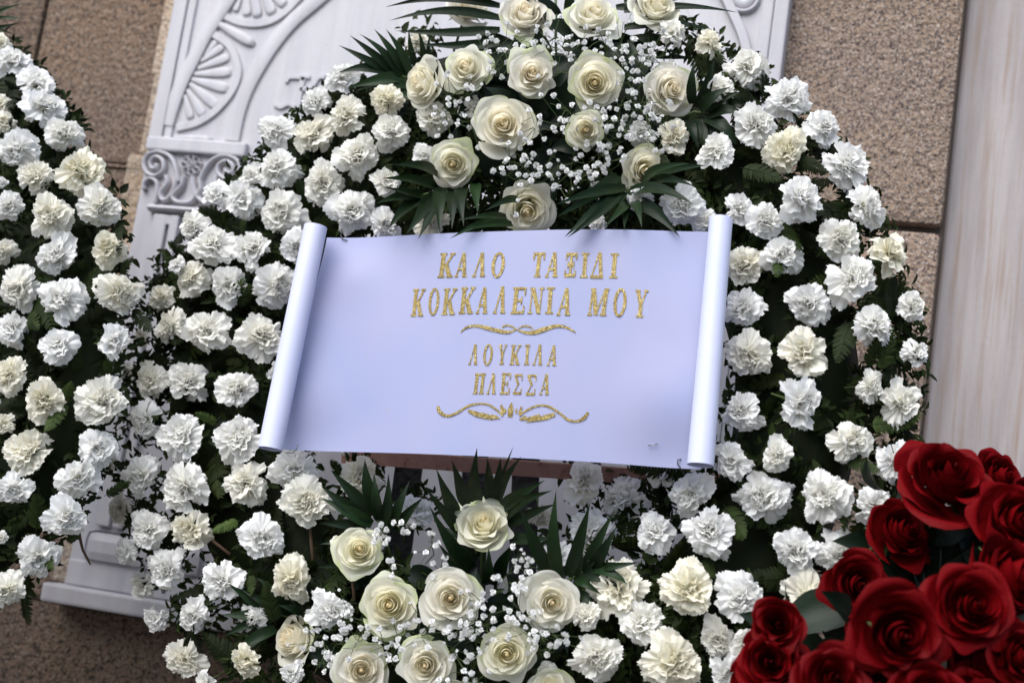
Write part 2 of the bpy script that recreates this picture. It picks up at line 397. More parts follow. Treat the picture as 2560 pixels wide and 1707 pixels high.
def relief_petal(name, b, t, wpx, h, conv=W, pw=1.6):
    b, t = conv(*b), conv(*t); d = t - b; L = np.linalg.norm(d); d = d / L; nn = np.array((-d[1], d[0])); wm = wpx / F * 2.42
    QS = (-1, -0.97, -0.86, -0.6, 0, 0.6, 0.86, 0.97, 1); QH = (-0.001, 0.45, 0.85, 1, 1.05, 1, 0.85, 0.45, -0.001)
    G = []; SS = [0, 0.1, 0.2, 0.3, 0.4, 0.5, 0.6, 0.7, 0.78, 0.85, 0.91, 0.955, 0.985, 1.0]
    for s in SS:
        w = (0.30 + 0.70 * s ** 0.9) * max(0.0, 1 - s ** (pw * 4)) ** 0.5 + 0.01
        row = []
        for q, hh in zip(QS, QH):
            p = b + d * L * s + nn * (q * w * wm / 2)
            e = min(1.0, (1 - s) * 12 + 0.02)
            row.append((p[0], YP - h * hh * e + (0.001 if s == 1.0 else 0), p[1]))
        G.append(row)
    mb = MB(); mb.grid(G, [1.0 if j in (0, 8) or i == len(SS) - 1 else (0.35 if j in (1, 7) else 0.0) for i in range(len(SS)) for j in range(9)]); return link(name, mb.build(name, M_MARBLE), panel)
s4 = lambda pts: [(400 + x * 0.2551, y * 0.2551) for x, y in pts]
s5 = lambda pts: [(320 + x * 0.23595, 330 + y * 0.23595) for x, y in pts]
zab_t = W(*s5([(240, 60)])[0])[1]; zab_b = W(*s5([(215, 205)])[0])[1]
xab0 = W(*s5([(228, 130)])[0])[0]; xab1 = W(*s5([(1275, 210)])[0])[0]
# frame along the left edge
wL = W(500, 0)[0] - W(445, 0)[0]
m = MB(); m.box((XL + 0.001, YP - 0.010, zab_t - 0.002), (XL + wL * 0.62, YP + 0.01, 4.9), 0.003); pnl('frame_moulding', m, smooth=False)
m = MB(); m.box((XL + wL * 0.62 + 0.001, YP - 0.006, zab_t - 0.002), (XL + wL, YP + 0.01, 4.9), 0.003); pnl('frame_moulding', m, smooth=False)
m = MB(); m.box((XR - wL * 0.55, YP - 0.0065, ZB + 0.1), (XR - 0.001, YP + 0.01, 4.9), 0.003); pnl('frame_moulding', m, smooth=False)
m = MB(); m.box((XR - wL, YP - 0.0065, ZB + 0.1), (XR - wL * 0.55 - 0.001, YP + 0.01, 4.9), 0.003); pnl('frame_moulding', m, smooth=False)
relief_band('arch_band', s4([(1180, -760), (1010, -520), (850, -260), (690, 0), (565, 190), (450, 370), (340, 590), (220, 830), (120, 1100), (80, 1240)]), 42, 0.0078)
relief_band('arch_band', s4([(2600, -900), (2300, -640), (1930, -330), (1560, 0), (1310, 215), (1110, 455), (960, 690), (850, 900), (770, 1130), (715, 1390)]), 44, 0.0065)
relief_band('ring_band', s4([(530, 340), (690, 460), (760, 620), (772, 740), (730, 870), (640, 1000), (520, 1120), (360, 1215), (170, 1262)]), 23, 0.0055)
relief_band('ring_band', s4([(640, 165), (780, 225), (940, 245), (1090, 215), (1230, 130), (1340, 20), (1400, -60), (1470, -200)]), 22, 0.0055)
for (b, t, w) in [((450, 555), (560, 405), 70), ((410, 610), (630, 455), 95), ((380, 680), (690, 560), 105), ((345, 735), (712, 710), 112), ((320, 785), (680, 880), 120), ((300, 830), (580, 1060), 120), ((275, 890), (440, 1150), 105), ((250, 940), (310, 1180), 90)]:
    b, t = s4([b, t]); relief_petal('palmette_lobe', b, t, w * 0.2551 * 1.36, 0.0045)
for (b, t, w) in [((800, -10), (735, 125), 70), ((850, -60), (855, 172), 105), ((930, -80), (960, 185), 115), ((1010, -80), (1110, 150), 120), ((1070, -80), (1235, 60), 110)]:
    b, t = s4([b, t]); relief_petal('palmette_lobe', b, t, w * 0.2551 * 1.36, 0.0045)
b, t = s4([(575, 240), (940, 450)]); relief_petal('carved_leaf', b, t, 46, 0.007, pw=0.8)
b, t = s5([(500, 60), (900, 70)]); relief_petal('carved_leaf', (440, 346), (535, 352), 26, 0.010)
for pts, w in (([(1412, 765), (1380, 900), (1352, 1085)], 66), ([(1245, 815), (1275, 770), (1400, 768)], 44), ([(1400, 800), (1430, 765), (1475, 768)], 40), ([(1380, 890), (1500, 850), (1560, 770), (1620, 762)], 48), ([(1130, 1030), (1190, 1058), (1270, 1028), (1350, 1075)], 46), ([(1440, 880), (1520, 990), (1600, 1080)], 55)):
    relief_band('carved_letter_stroke', s4(pts), w * 0.2551, 0.005, n=6, dirt=0.2)
# abacus, volutes, rosette, leaves, necking, shaft
m = MB(); m.box((xab0, YP - 0.014, zab_b), (xab1, YP + 0.01, zab_t), 0.004); pnl('abacus', m, smooth=False)
relief_band('volute', s5([(555, 540), (530, 400), (480, 290), (400, 238), (310, 228), (220, 270), (190, 360), (225, 450), (310, 480), (395, 420), (390, 320), (320, 280), (260, 330), (275, 400), (325, 395), (320, 355)]), 15, 0.014, round_=True)
relief_band('volute', s5([(775, 560), (820, 440), (890, 340), (980, 280), (1080, 270), (1180, 320), (1205, 410), (1160, 500), (1070, 520), (980, 460), (980, 370), (1060, 325), (1130, 370), (1125, 440), (1070, 450), (1050, 405)]), 15, 0.014, round_=True)
rc = s5([(685, 362)])[0]
for k in range(8):
    a = 2 * math.pi * k / 8; c = (rc[0] + 18 * math.cos(a), rc[1] + 18 * math.sin(a))
    relief_band('rosette_petal', [(c[0] + 7.5 * math.cos(q), c[1] + 7.5 * math.sin(q)) for q in np.linspace(a + 0.3, a + 2 * math.pi - 0.3, 9)], 6.5, 0.009, n=2, round_=True)
relief_band('rosette_boss', [(rc[0] + 5 * math.cos(q), rc[1] + 5 * math.sin(q)) for q in np.linspace(0, 2 * math.pi, 10)], 8, 0.011, n=2, round_=True)
relief_band('capital_leaf', s5([(190, 620), (195, 560), (250, 510), (320, 540), (330, 640), (310, 765)]), 14, 0.014, round_=True)
relief_band('capital_leaf', s5([(425, 480), (440, 560), (370, 660), (390, 735), (460, 715), (520, 600), (545, 500)]), 15, 0.015, round_=True)
relief_band('capital_leaf', s5([(610, 490), (590, 590), (500, 690), (540, 755), (680, 760), (735, 690), (720, 590), (705, 490)]), 15, 0.015, round_=True)
relief_band('capital_leaf', s5([(780, 500), (790, 620), (760, 700), (840, 760), (930, 720), (960, 600), (940, 500)]), 15, 0.015, round_=True)
relief_band('necking', s5([(255, 818), (700, 850), (1050, 880)]), 22, 0.020, round_=True)
zsh = W(*s5([(310, 885)])[0])[1]; xs0 = W(*s5([(300, 930)])[0])[0]; xg0 = W(*s5([(432, 1010)])[0])[0]; xg1 = W(*s5([(468, 1010)])[0])[0]; zg = W(*s5([(450, 1000)])[0])[1]
zped = W(230, 1310)[1]; xsr = xs0 + 0.19
m = MB(); m.box((xs0, YP - 0.014, zped), (xg0, YP + 0.01, zsh), 0.003); pnl('shaft', m, smooth=False)
m = MB(); m.box((xg1, YP - 0.014, zped), (xg1 + (xg0 - xs0) * 0.62, YP + 0.01, zsh), 0.003); pnl('shaft', m, smooth=False)
m = MB(); m.box((xg1 + (xg0 - xs0) * 0.62 + 0.026, YP - 0.014, zped), (xsr, YP + 0.01, zsh), 0.003); pnl('shaft', m, smooth=False)
m = MB(); m.box((xg0 - 0.004, YP - 0.0135, zg), (xg1 + 0.004, YP + 0.01, zsh - 0.001), 0.002); pnl('shaft', m, smooth=False)
# pedestal and plinth
xp0 = W(205, 1350)[0]; zpt = W(230, 1322)[1]
bm = bmesh.new(); bmesh.ops.create_cube(bm, size=1); bm.free()
m = MB(); m.box((xp0 + 0.012, YP - 0.012, ZB + 0.045), (xp0 + 0.24, YP + 0.01, zpt), 0.018); pnl('pedestal', m, smooth=False)
m = MB(); m.box((XL + 0.002, YP - 0.005, ZB), (xp0 + 0.30, YP + 0.01, ZB + 0.045), 0.003); pnl('pedestal_base', m, smooth=False)
zs0 = W(140, 1503)[1]; zs1 = W(141, 1462)[1]
m = MB(); m.box((XL - 0.022, YP - 0.035, zs0), (XR + 0.02, YW + 0.02, ZB - 0.001), 0.005); pnl('plinth', m, smooth=False)
# ornament at the upper right
def circ(u, v, r, w, h, nm='roundel'):
    relief_band(nm, [(u + r * math.cos(q), v + r * math.sin(q)) for q in np.linspace(0, 2 * math.pi, 18)], w, h, n=2, round_=True)
circ(1859, -6, 38, 14, 0.010); circ(1859, -6, 16, 30, 0.006)
circ(1795, 190, 34, 14, 0.010); circ(1795, 190, 12, 22, 0.006)
relief_band('arch_band', [(1700, -150), (1790, -40), (1835, 40), (1865, 120), (1880, 240), (1885, 380)], 26, 0.012)
relief_band('arch_band', [(1610, -120), (1690, 0), (1740, 120), (1765, 260), (1770, 400)], 24, 0.012)
for (b, t) in [((1700, 300), (1690, 190)), ((1715, 310), (1735, 200))]:
    relief_petal('palmette_lobe', b, t, 26, 0.007)

# ------------------------------------------------------------------ flower meshes
def carnation_mesh(seed):
    r = np.random.default_rng(seed); mb = MB()
    shag = r.uniform(0.75, 1.25)
    tiers = [(7, 1.04, -8, 1.0), (8, 1.0, 8, 0.95), (8, 0.92, 24, 0.85), (8, 0.82, 40, 0.7), (8, 0.72, 56, 0.58), (7, 0.62, 70, 0.5), (5, 0.54, 84, 0.42)]
    for ti, (cnt, L0, el0, tb) in enumerate(tiers):
        off = r.uniform(0, 6.28)
        for k in range(cnt):
            if ti == 0 and r.random() < 0.35: continue
            phi = off + 2 * math.pi * k / cnt + r.normal(0, 0.16)
            L = L0 * r.uniform(0.82, 1.12) * (1.12 if (ti == 0 and r.random() < 0.22 * shag) else 1)
            el = math.radians(el0 + r.normal(0, 7))
            A = r.uniform(0.40, 0.70) if ti < 4 else r.uniform(0.55, 0.95)
            nt, ns = 21, 7
            ph1, ph2, ph3 = r.uniform(0, 6.28, 3)
            k1 = r.uniform(2.2, 3.6); k2 = r.uniform(6.0, 11.0)
            amp1 = (0.11 if ti < 3 else 0.15) * r.uniform(0.6, 1.3) * shag; amp2 = 0.055 * r.uniform(0.6, 1.4)
            bend = r.uniform(-0.75, 0.25) if ti < 3 else r.uniform(-0.4, 0.5)
            tw = r.normal(0, 0.45); ox, oy = r.normal(0, 0.07, 2)
            ser = r.uniform(-1, 1, nt)
            G = []; T = []
            for i in range(ns):
                s = i / (ns - 1.0); row = []
                ang = el + bend * (s ** 1.6) * 0.75
                for j in range(nt):
                    t = -1 + 2 * j / (nt - 1.0)
                    ext = 1 - 0.13 * t * t + 0.035 * math.sin(9 * t + ph3)
                    if i == ns - 1: ext += 0.022 * (1 if j % 2 else -1) + 0.025 * ser[j]
                    rad = L * (0.04 + 0.96 * s * ext)
                    ww = A * t * (0.35 + 0.65 * min(1, s * 1.6))
                    x = rad * math.cos(ww); y = rad * math.sin(ww)
                    hh = (s ** 1.3) * (amp1 * math.sin(k1 * t + ph1) + amp2 * math.sin(k2 * t + ph2) + tw * t * 0.18) * (1.0)
                    # raise by the elevation
                    px = x * math.cos(ang) - hh * math.sin(ang); pz = x * math.sin(ang) + hh * math.cos(ang)
                    row.append((ox + px * math.cos(phi) - y * math.sin(phi), oy + px * math.sin(phi) + y * math.cos(phi), pz - 0.16))
                    T.append(max(0, min(1, tb * 0.5 + 0.55 * s ** 0.8 - 0.12 + 0.05 * r.normal())))
                G.append(row)
            mb.grid(G, T)
    V = np.array(mb.V); V[:, 0] *= r.uniform(0.90, 1.08); V[:, 1] *= r.uniform(0.90, 1.08)
    an = np.arctan2(V[:, 1], V[:, 0]); lump = 1 + 0.06 * np.sin(2 * an + r.uniform(0, 6)) + 0.06 * np.sin(3 * an + r.uniform(0, 6)) + 0.05 * np.sin(5 * an + r.uniform(0, 6)); V[:, 0] *= lump; V[:, 1] *= lump
    V[:, 2] *= r.uniform(0.95, 1.25)
    V[:, 2] = np.where(V[:, 2] > 0.42, 0.42 + (V[:, 2] - 0.42) * 0.4, V[:, 2])
    mb.V = [tuple(v) for v in V]
    return mb.build('carnation', M_CARN)
CARN = [carnation_mesh(100 + i) for i in range(28)]
def calyx_mesh():
    mb = MB()
    G = []
    for (z, rr) in ((-0.10, 0.22), (-0.35, 0.26), (-0.6, 0.24), (-0.85, 0.14), (-0.95, 0.06), (-2.3, 0.05)):
        G.append([(rr * math.cos(2 * math.pi * k / 8), rr * math.sin(2 * math.pi * k / 8), z) for k in range(8)])
    mb.grid(G, None, 0.3, True); return mb.build('stem', M_STEM)
CALYX = calyx_mesh()

def rose_meshes(seed, mat, openness=1.0, big=False, green=1.0):
    """petal meshes of one rose (radius 1, opening along +Z) and its calyx"""
    r = np.random.default_rng(seed); out = []
    # heart, middle and outer whorls: rim radius, rim height, half angle, roll of the rim
    spec = []
    for k in range(9):
        q = k / 8.0; spec.append((0.05 + 0.27 * q ** 1.1, 0.66 - 0.05 * q, 1.9 - 0.6 * q, 0.10 + 0.25 * q, q * 0.30))
    for k in range(7):
        q = k / 6.0; spec.append((0.38 + 0.24 * q * openness, 0.58 - 0.12 * q, 1.15, 0.5 + 0.4 * q, 0.36 + 0.24 * q))
    for k in range(4):
        q = k / 3.0; spec.append((0.60 + 0.20 * q * openness, 0.38 - 0.14 * q, 1.02, 1.0, 0.66 + 0.12 * q))
    for k in range(5):
        q = k / 4.0; spec.append((0.60 + 0.30 * openness + 0.06 * q, 0.16 - 0.16 * q, 0.92, 1.25, 0.82 + 0.18 * q))
    mb = MB(); G = []; T = []
    for (z, rr) in ((0.645, 0.004), (0.64, 0.025), (0.60, 0.045), (0.45, 0.075), (0.15, 0.10), (-0.3, 0.08)):
        G.append([(rr * math.cos(2 * math.pi * q / 10), rr * math.sin(2 * math.pi * q / 10), z + 0.01 * math.sin(q)) for q in range(10)]); T += [0.08] * 10
    mb.grid(G, T, 0.0, True); out.append(mb.build('petal', mat))
    phi = r.uniform(0, 6.28)
    for k, (R, H, al, curl, o) in enumerate(spec):
        phi += 2.399963 + r.normal(0, 0.14)
        R *= r.uniform(0.95, 1.06) if o < 0.6 else r.uniform(0.86, 1.14); H += r.normal(0, 0.02); al *= r.uniform(0.9, 1.1); curl *= r.uniform(0.6, 1.4)
        nt, ns = 17, 13
        tipy = r.uniform(0.3, 1.35) * (o > 0.35)
        grn = green * max(0.0, r.uniform(-0.9, 0.75)) * (o > 0.75)
        ph = r.uniform(0, 6.28, 4); wav = 0.015 + 0.05 * o
        skew = r.uniform(0.03, 0.07) * (1 if o < 0.4 else r.choice((-1, 1)))
        B = np.array((0.02 + 0.10 * o, -0.42)); C1 = np.array((R * (1.22 - 0.12 * o) + 0.06 * (1 - o), -0.42 + (H + 0.42) * (0.50 - 0.20 * o))); E = np.array((R, H))
        G = []; T = []
        lean = r.normal(0, 0.03)
        for i in range(ns):
            s = i / (ns - 1.0); row = []
            for j in range(nt):
                t = -1 + 2 * j / (nt - 1.0)
                se = s * (1 - (0.20 + 0.12 * o) * abs(t) ** 2.4 - 0.012 * math.sin(5 * t + ph[0]))
                q = (1 - se) ** 2 * B + 2 * se * (1 - se) * C1 + se ** 2 * E
                rr, zz = q
                cq = max(0.0, (se - 0.68) / 0.32)
                sh = curl * (0.55 + 0.75 * min(1, abs(t) * 1.6))
                rr += sh * cq ** 2 * 0.12; zz -= sh * cq ** 3 * 0.10 * (0.3 + o)
                tip = tipy * math.exp(-(t / 0.24) ** 2) * max(0.0, (s - 0.8) / 0.2) ** 1.5
                rr += tip * (0.12 + 0.10 * o); zz -= tip * 0.07
                wdt = 0.30 + 0.70 * math.sin(min(1.0, se * 1.25) * math.pi / 2)
                th = phi + al * t * wdt
                rr += skew * t * s + wav * s * s * math.sin(3.1 * t + ph[1]) * 0.6
                zz += wav * s * s * math.sin(4.0 * t + ph[2]) * 0.5 + lean * s
                row.append((rr * math.cos(th), rr * math.sin(th), zz))
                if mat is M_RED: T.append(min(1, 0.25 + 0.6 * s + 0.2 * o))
                else: T.append(min(1.0, max(0.0, 0.10 + 0.58 * o ** 0.8 + 0.10 * s + grn * (0.15 + 0.85 * (max(0, s - 0.55) / 0.45) ** 2) * (0.4 + 0.6 * abs(t)))))
            G.append(row)
        mb = MB(); mb.grid(G, T); out.append(mb.build('petal', mat))
    mb = MB(); G = []
    for (z, rr) in ((-0.30, 0.05), (-0.36, 0.12), (-0.40, 0.17), (-0.50, 0.20), (-0.62, 0.16), (-0.70, 0.07), (-2.6, 0.06)):
        G.append([(rr * math.cos(2 * math.pi * k / 10), rr * math.sin(2 * math.pi * k / 10), z) for k in range(10)])
    mb.grid(G, None, 0.2, True)
    for k in range(5):      # sepals
        a = 2 * math.pi * k / 5 + r.uniform(-0.2, 0.2); G = []
        for i in range(7):
            s = i / 6.0; rr = 0.17 + 0.62 * s; z = -0.50 + 0.12 * math.sin(s * 2.6) - 0.16 * s * s; w = 0.13 * (1 - s) ** 0.7 + 0.005
            G.append([(rr * math.cos(a) - q * w * math.sin(a), rr * math.sin(a) + q * w * math.cos(a), z - 0.02 * abs(q)) for q in (-1, 0, 1)])
        mb.grid(G, None, 0.3)
    return out, mb.build('rose', M_STEM)
CREAM = [rose_meshes(300 + i, M_ROSE, q) for i, q in enumerate((1.0, 0.9, 1.05, 0.95, 1.0))] + [rose_meshes(320, M_ROSE, 0.72)] + [rose_meshes(330 + i, M_ROSE, q) for i, q in enumerate((0.85, 1.1, 0.95, 0.8))]
REDS = [rose_meshes(400 + i, M_RED, 1.0) for i in range(4)] + [rose_meshes(420, M_RED, 0.75)]

def face_dir(tx, ty):
    """direction a flower faces: (tx, ty) is its lean in the picture, right and up"""
    return (-CF + CR * tx + CUP * ty).normalized()
def put_rose(parent, u, v, dpx, depth, tx=0, ty=0, var=0, red=False, sx=1.0, sy=1.0, spin=None, tintc=None):
    pool = REDS if red else CREAM
    petals, cal = pool[var % len(pool)]
    R = dpx / F * depth / 2 * (1.04 if red else 0.95)
    M = Matrix.Translation(P(u, v, depth)) @ frame(face_dir(tx, ty), CUP) @ Matrix.Rotation(random.uniform(0, 6.28) if spin is None else spin, 4, 'Z') @ Matrix.Diagonal((R, R, R, 1)) @ Matrix.Translation((0, 0, -0.15))
    ro = link('rose', cal, parent, M)
    c = tintc or (1, random.uniform(0.98, 1.0), random.uniform(0.93, 1.0), 0.0)
    for me in petals:
        p = link('petal', me, ro, M); p.color = c
    return ro
def put_carnation(parent, u, v, dpx, depth, tx, ty, age=None):
    R = dpx / F * depth / 2 * 0.96
    M = Matrix.Translation(P(u, v, depth)) @ frame(face_dir(tx, ty), CUP) @ Matrix.Rotation(random.uniform(0, 6.28), 4, 'Z') @ Matrix.Diagonal((R, R, R, 1))
    o = link('carnation', random.choice(CARN), parent, M)
    a = random.random() ** 3.0 if age is None else age
    o.color = (1 - 0.02 * a, 1 - 0.05 * a, 1 - 0.18 * a, 0.10 + 0.75 * max(0, a - 0.35))
    link('stem', CALYX, o, M)
    return o

# ------------------------------------------------------------------ ferns and leaves
def fern_mesh(seed, n=18):
    r = np.random.default_rng(seed); mb = MB()
    arch = r.uniform(-0.12, 0.16); side = r.uniform(-0.14, 0.14)
    def sp(s): return np.array((side * s * s, s, arch * math.sin(s * 2.6)))
    mb.tube([sp(i / 8) for i in range(9)], [0.010 * (1 - 0.8 * i / 8) for i in range(9)], 4, False)
    for i in range(n):
        s = 0.10 + 0.88 * i / (n - 1.0)
        L = 0.21 * (math.sin(math.pi * (0.22 + 0.76 * s))) ** 0.8 + 0.015
        for sd in (-1, 1):
            p0 = sp(s) + np.array((0, 0, 0)); a = math.radians(r.uniform(58, 74)) - 0.25 * s
            d = np.array((sd * math.sin(a), math.cos(a), r.uniform(-0.25, 0.12))); d /= np.linalg.norm(d)
            w = np.array((-d[1] * sd, d[0] * sd, 0)) * 0.5
            hw = 0.022 * (0.5 + L / 0.21)
            V = []; 
            for (q, k) in ((0, 0.35), (0.22, 1.1), (0.36, 0.75), (0.52, 1.0), (0.66, 0.62), (0.82, 0.6), (1.0, 0.06)):
                c = p0 + d * L * q - np.array((0, 0, 0.05 * q * q * L / 0.2))
                V += [c + w * hw * k * 2, c - w * hw * k * 2]
            Fc = [(2 * q, 2 * q + 1, 2 * q + 3, 2 * q + 2) for q in range(6)]
            mb.add(V, Fc, None, r.uniform(0, 0.45))
    return mb.build('fern_frond', M_FERN)
FERN = [fern_mesh(500 + i, random.choice((15, 18, 21))) for i in range(8)]
def put_fern(parent, u0, v0, d0, u1, v1, d1, roll=0.0, col=(1, 1, 1, 1)):
    a, b = P(u0, v0, d0), P(u1, v1, d1); y = (b - a); L = y.length; y.normalize()
    z = (-CF - y * (-CF).dot(y)).normalized(); x = y.cross(z)
    R = Matrix(((x.x, y.x, z.x, 0), (x.y, y.y, z.y, 0), (x.z, y.z, z.z, 0), (0, 0, 0, 1)))
    M = Matrix.Translation(a) @ R @ Matrix.Rotation(roll, 4, 'Y') @ Matrix.Diagonal((L, L, L, 1))
    o = link('fern_frond', random.choice(FERN), parent, M); o.color = col; return o
def leaflet_mesh(p0, p1, w, arch, nrm, seed=0, mat=None, name='leaflet', pointy=1.0):
    r = random.Random(seed); p0, p1 = Vector(p0), Vector(p1); d = p1 - p0; L = d.length; d.normalize()
    nrm = (nrm - d * nrm.dot(d)).normalized(); sd = d.cross(nrm)
    cur = r.uniform(-0.06, 0.06); tw = r.uniform(-0.5, 0.5); mb = MB(); G = []
    for i in range(12):
        s = i / 11.0
        wd = w * (math.sin(math.pi * min(1, (s * 0.91 + 0.09)) ** 0.72) ** 0.95 if s < 0.999 else 0.0) * (1 - 0.35 * pointy * s) * 1.12
        c = p0 + d * (L * s) + nrm * (arch * math.sin(math.pi * s * 0.9)) + sd * (cur * L * math.sin(math.pi * s))
        a = tw * s; sv = sd * math.cos(a) + nrm * math.sin(a); nv = nrm * math.cos(a) - sd * math.sin(a)
        G.append([c + sv * (q * wd / 2) + nv * (0.16 * abs(q) * wd) for q in (-1, -0.5, 0, 0.5, 1)])
    mb.grid(G, None, r.uniform(0, 0.6)); return mb.build(name, mat or M_PALM)
def put_frond(parent, base, leaflets, d0, dt=0.0, w=30, stemto=None, arch=0.012):
    """palm frond: rachis from base to the last leaflet root; leaflets as (root u, v, tip u, v[, width, tip depth])"""
    roots = [(l[0], l[1]) for l in leaflets]
    pts = [P(base[0], base[1], d0 + 0.012)] + [P(u, v, d0 + 0.003) for u, v in (stemto or [])]
    mb = MB(); mb.tube(pts, 0.0022, 6)
    fr = link('palm_frond', mb.build('palm_frond', M_STEM), parent, Matrix.Identity(4))
    for i, l in enumerate(leaflets):
        ww = l[4] if len(l) > 4 else w; dd = l[5] if len(l) > 5 else dt
        j = random.uniform(-0.006, 0.006)
        a = P(l[0], l[1], d0 + j); b = P(l[2], l[3], d0 + dd + j)
        me = leaflet_mesh(a, b, ww / F * d0, arch * random.uniform(0.3, 1.4), -CF + CUP * 0.25, i + int(l[2]))
        link('leaflet', me, fr, Matrix.Identity(4))
    return fr

# ------------------------------------------------------------------ the wreaths
K6 = 600 / 1568.0
def crop(ox, oy, L): return [(ox + x * K6, oy + y * K6, d * K6) for x, y, d in L]
LEFT = crop(0, 0, [(5, 275, 150), (75, 395, 250), (235, 540, 265), (300, 700, 290), (420, 870, 250), (0, 680, 150), (25, 800, 160), (110, 985, 280), (225, 1150, 230), (535, 1120, 340), (5, 1190, 90), (660, 1350, 280), (325, 1410, 290), (60, 1345, 190)]) \
    + crop(0, 600, [(15, 70, 190), (365, 100, 285), (715, 55, 250), (115, 320, 290), (405, 385, 310), (785, 350, 325), (75, 570, 230), (380, 690, 260), (750, 665, 240), (50, 880, 250), (295, 1055, 300), (670, 1055, 350), (15, 1205, 160), (180, 1375, 320), (645, 1360, 260)]) \
    + crop(0, 1107, [(520, 235, 320), (100, 305, 240), (430, 495, 290), (255, 755, 290), (45, 970, 240), (5, 620, 90)])
RING = crop(400, 200, [(1015, 135, 200), (1215, 225, 250), (1500, 330, 260), (750, 330, 250), (985, 360, 300), (1290, 490, 300), (760, 570, 280), (590, 620, 150), (1060, 680, 290), (1480, 660, 210), (350, 745, 190), (540, 770, 280), (790, 865, 310), (1260, 855, 320), (1470, 940, 230), (210, 950, 210), (345, 1065, 300), (600, 1095, 280), (900, 1090, 240), (110, 1200, 120), (195, 1290, 260), (455, 1340, 270), (770, 1340, 310)]) \
    + crop(250, 700, [(395, 110, 190), (455, 295, 240), (690, 335, 310), (1060, 360, 310), (320, 650, 230), (570, 655, 290), (890, 710, 270), (1150, 600, 130), (290, 920, 260), (530, 1010, 320), (905, 1030, 320), (255, 1280, 280), (540, 1360, 340), (950, 1330, 310), (1270, 1240, 300), (1350, 1450, 350)]) \
    + crop(400, 1107, [(200, 575, 290), (665, 620, 300), (410, 905, 290), (860, 900, 320), (210, 1130, 260), (1100, 1090, 260), (590, 1140, 200), (560, 1430, 230), (860, 1500, 180), (150, 1420, 280), (290, 1570, 160), (1310, 220, 300)]) \
    + crop(0, 1107, [(820, 720, 200), (920, 930, 200), (1075, 820, 290), (960, 555, 260), (1010, 1150, 210)]) \
    + crop(800, 1107, [(640, 430, 240), (120, 650, 110)]) \
    + crop(1300, 1107, [(420, 230, 270), (680, 360, 370), (910, 190, 220), (1110, 340, 280), (460, 560, 320), (880, 570, 280), (1235, 570, 350), (230, 720, 230), (640, 940, 390), (1100, 950, 370), (800, 1170, 290), (430, 1120, 200), (1300, 1290, 270), (1500, 1300, 230), (510, 1400, 350), (1000, 1440, 400), (1350, 1510, 240), (180, 1500, 160)]) \
    + crop(1760, 150, [(290, 40, 290), (100, 190, 230), (565, 250, 300), (345, 420, 310), (790, 430, 270), (545, 595, 290), (80, 590, 250), (950, 680, 330), (640, 900, 330), (1065, 950, 285), (235, 970, 220), (400, 1040, 260), (520, 1275, 300), (900, 1165, 310), (1215, 1250, 310), (985, 1415, 345), (260, 1340, 280), (20, 1040, 120)]) \
    + crop(1760, 650, [(260, 310, 270), (675, 295, 300), (1120, 420, 315), (1370, 300, 220), (1390, 600, 190), (290, 620, 310), (655, 610, 335), (1095, 820, 220), (1295, 930, 285), (240, 980, 280), (640, 940, 335), (965, 1180, 320), (175, 1310, 265), (480, 1280, 240), (1260, 1310, 275)]) \
    + crop(1760, 1107, [(385, 350, 365), (790, 350, 345), (1115, 410, 270), (600, 700, 315), (905, 720, 315), (240, 1010, 330), (680, 1010, 330)]) \
    + crop(800, 0, [(150, 500, 220), (430, 660, 230), (740, 770, 230), (990, 690, 170), (680, 1020, 170), (730, 1450, 230), (640, 270, 180)]) \
    + crop(1300, 0, [(1240, 270, 210), (1000, 210, 210), (1010, 900, 230), (790, 860, 190), (1060, 1340, 290), (790, 1320, 180), (510, 1470, 130), (1200, 1450, 170)])
REAR = crop(250, 700, [(270, 370, 140), (180, 600, 130)]) + crop(0, 1107, [(780, 440, 230), (710, 150, 130)]) + crop(400, 200, [(1060, 545, 120)]) + crop(800, 1107, [(1440, 490, 180), (165, 60, 90)])
Z_RING = 2.06
def spread(cu, cv, r0, r1, ok, n, gap=105):
    out = []; t = 0; rg = random.Random(21)
    while len(out) < n and t < 6000:
        t += 1; a = rg.uniform(0, 6.2832); q = rg.uniform(r0, r1); u, v = cu + q * math.cos(a), cv + q * math.sin(a)
        if ok(u, v) and all((u - x) ** 2 + (v - y) ** 2 > gap * gap for x, y, _ in out): out.append((u, v, rg.uniform(95, 135)))
    return out
RING += spread(1290, 985, 430, 1040, lambda u, v: v > 1775, 24)
LEFT += spread(-560, 800, 330, 930, lambda u, v: u < -75, 130, 90)
RCU, RCV, RM, RHW = 1290.0, 985.0, 735.0, 345.0
def ring_depth(u, v):
    r = math.hypot(u - RCU, v - RCV); s = max(-1, min(1, (r - RM) / RHW))
    dz = zp(u, v, Z_RING)
    return dz - 0.105 * math.sqrt(max(0.0, 1 - s * s)), s, ((u - RCU) / max(r, 1), -(v - RCV) / max(r, 1))
Z_LEFT = 1.93
LCU, LCV, LRM, LHW = -560.0, 800.0, 640.0, 330.0
def left_depth(u, v):
    r = math.hypot(u - LCU, v - LCV); s = max(-1, min(1, (r - LRM) / LHW))
    dz = zp(u, v, Z_LEFT)
    return dz - 0.10 * math.sqrt(max(0.0, 1 - s * s)), s, ((u - LCU) / max(r, 1), -(v - LCV) / max(r, 1))

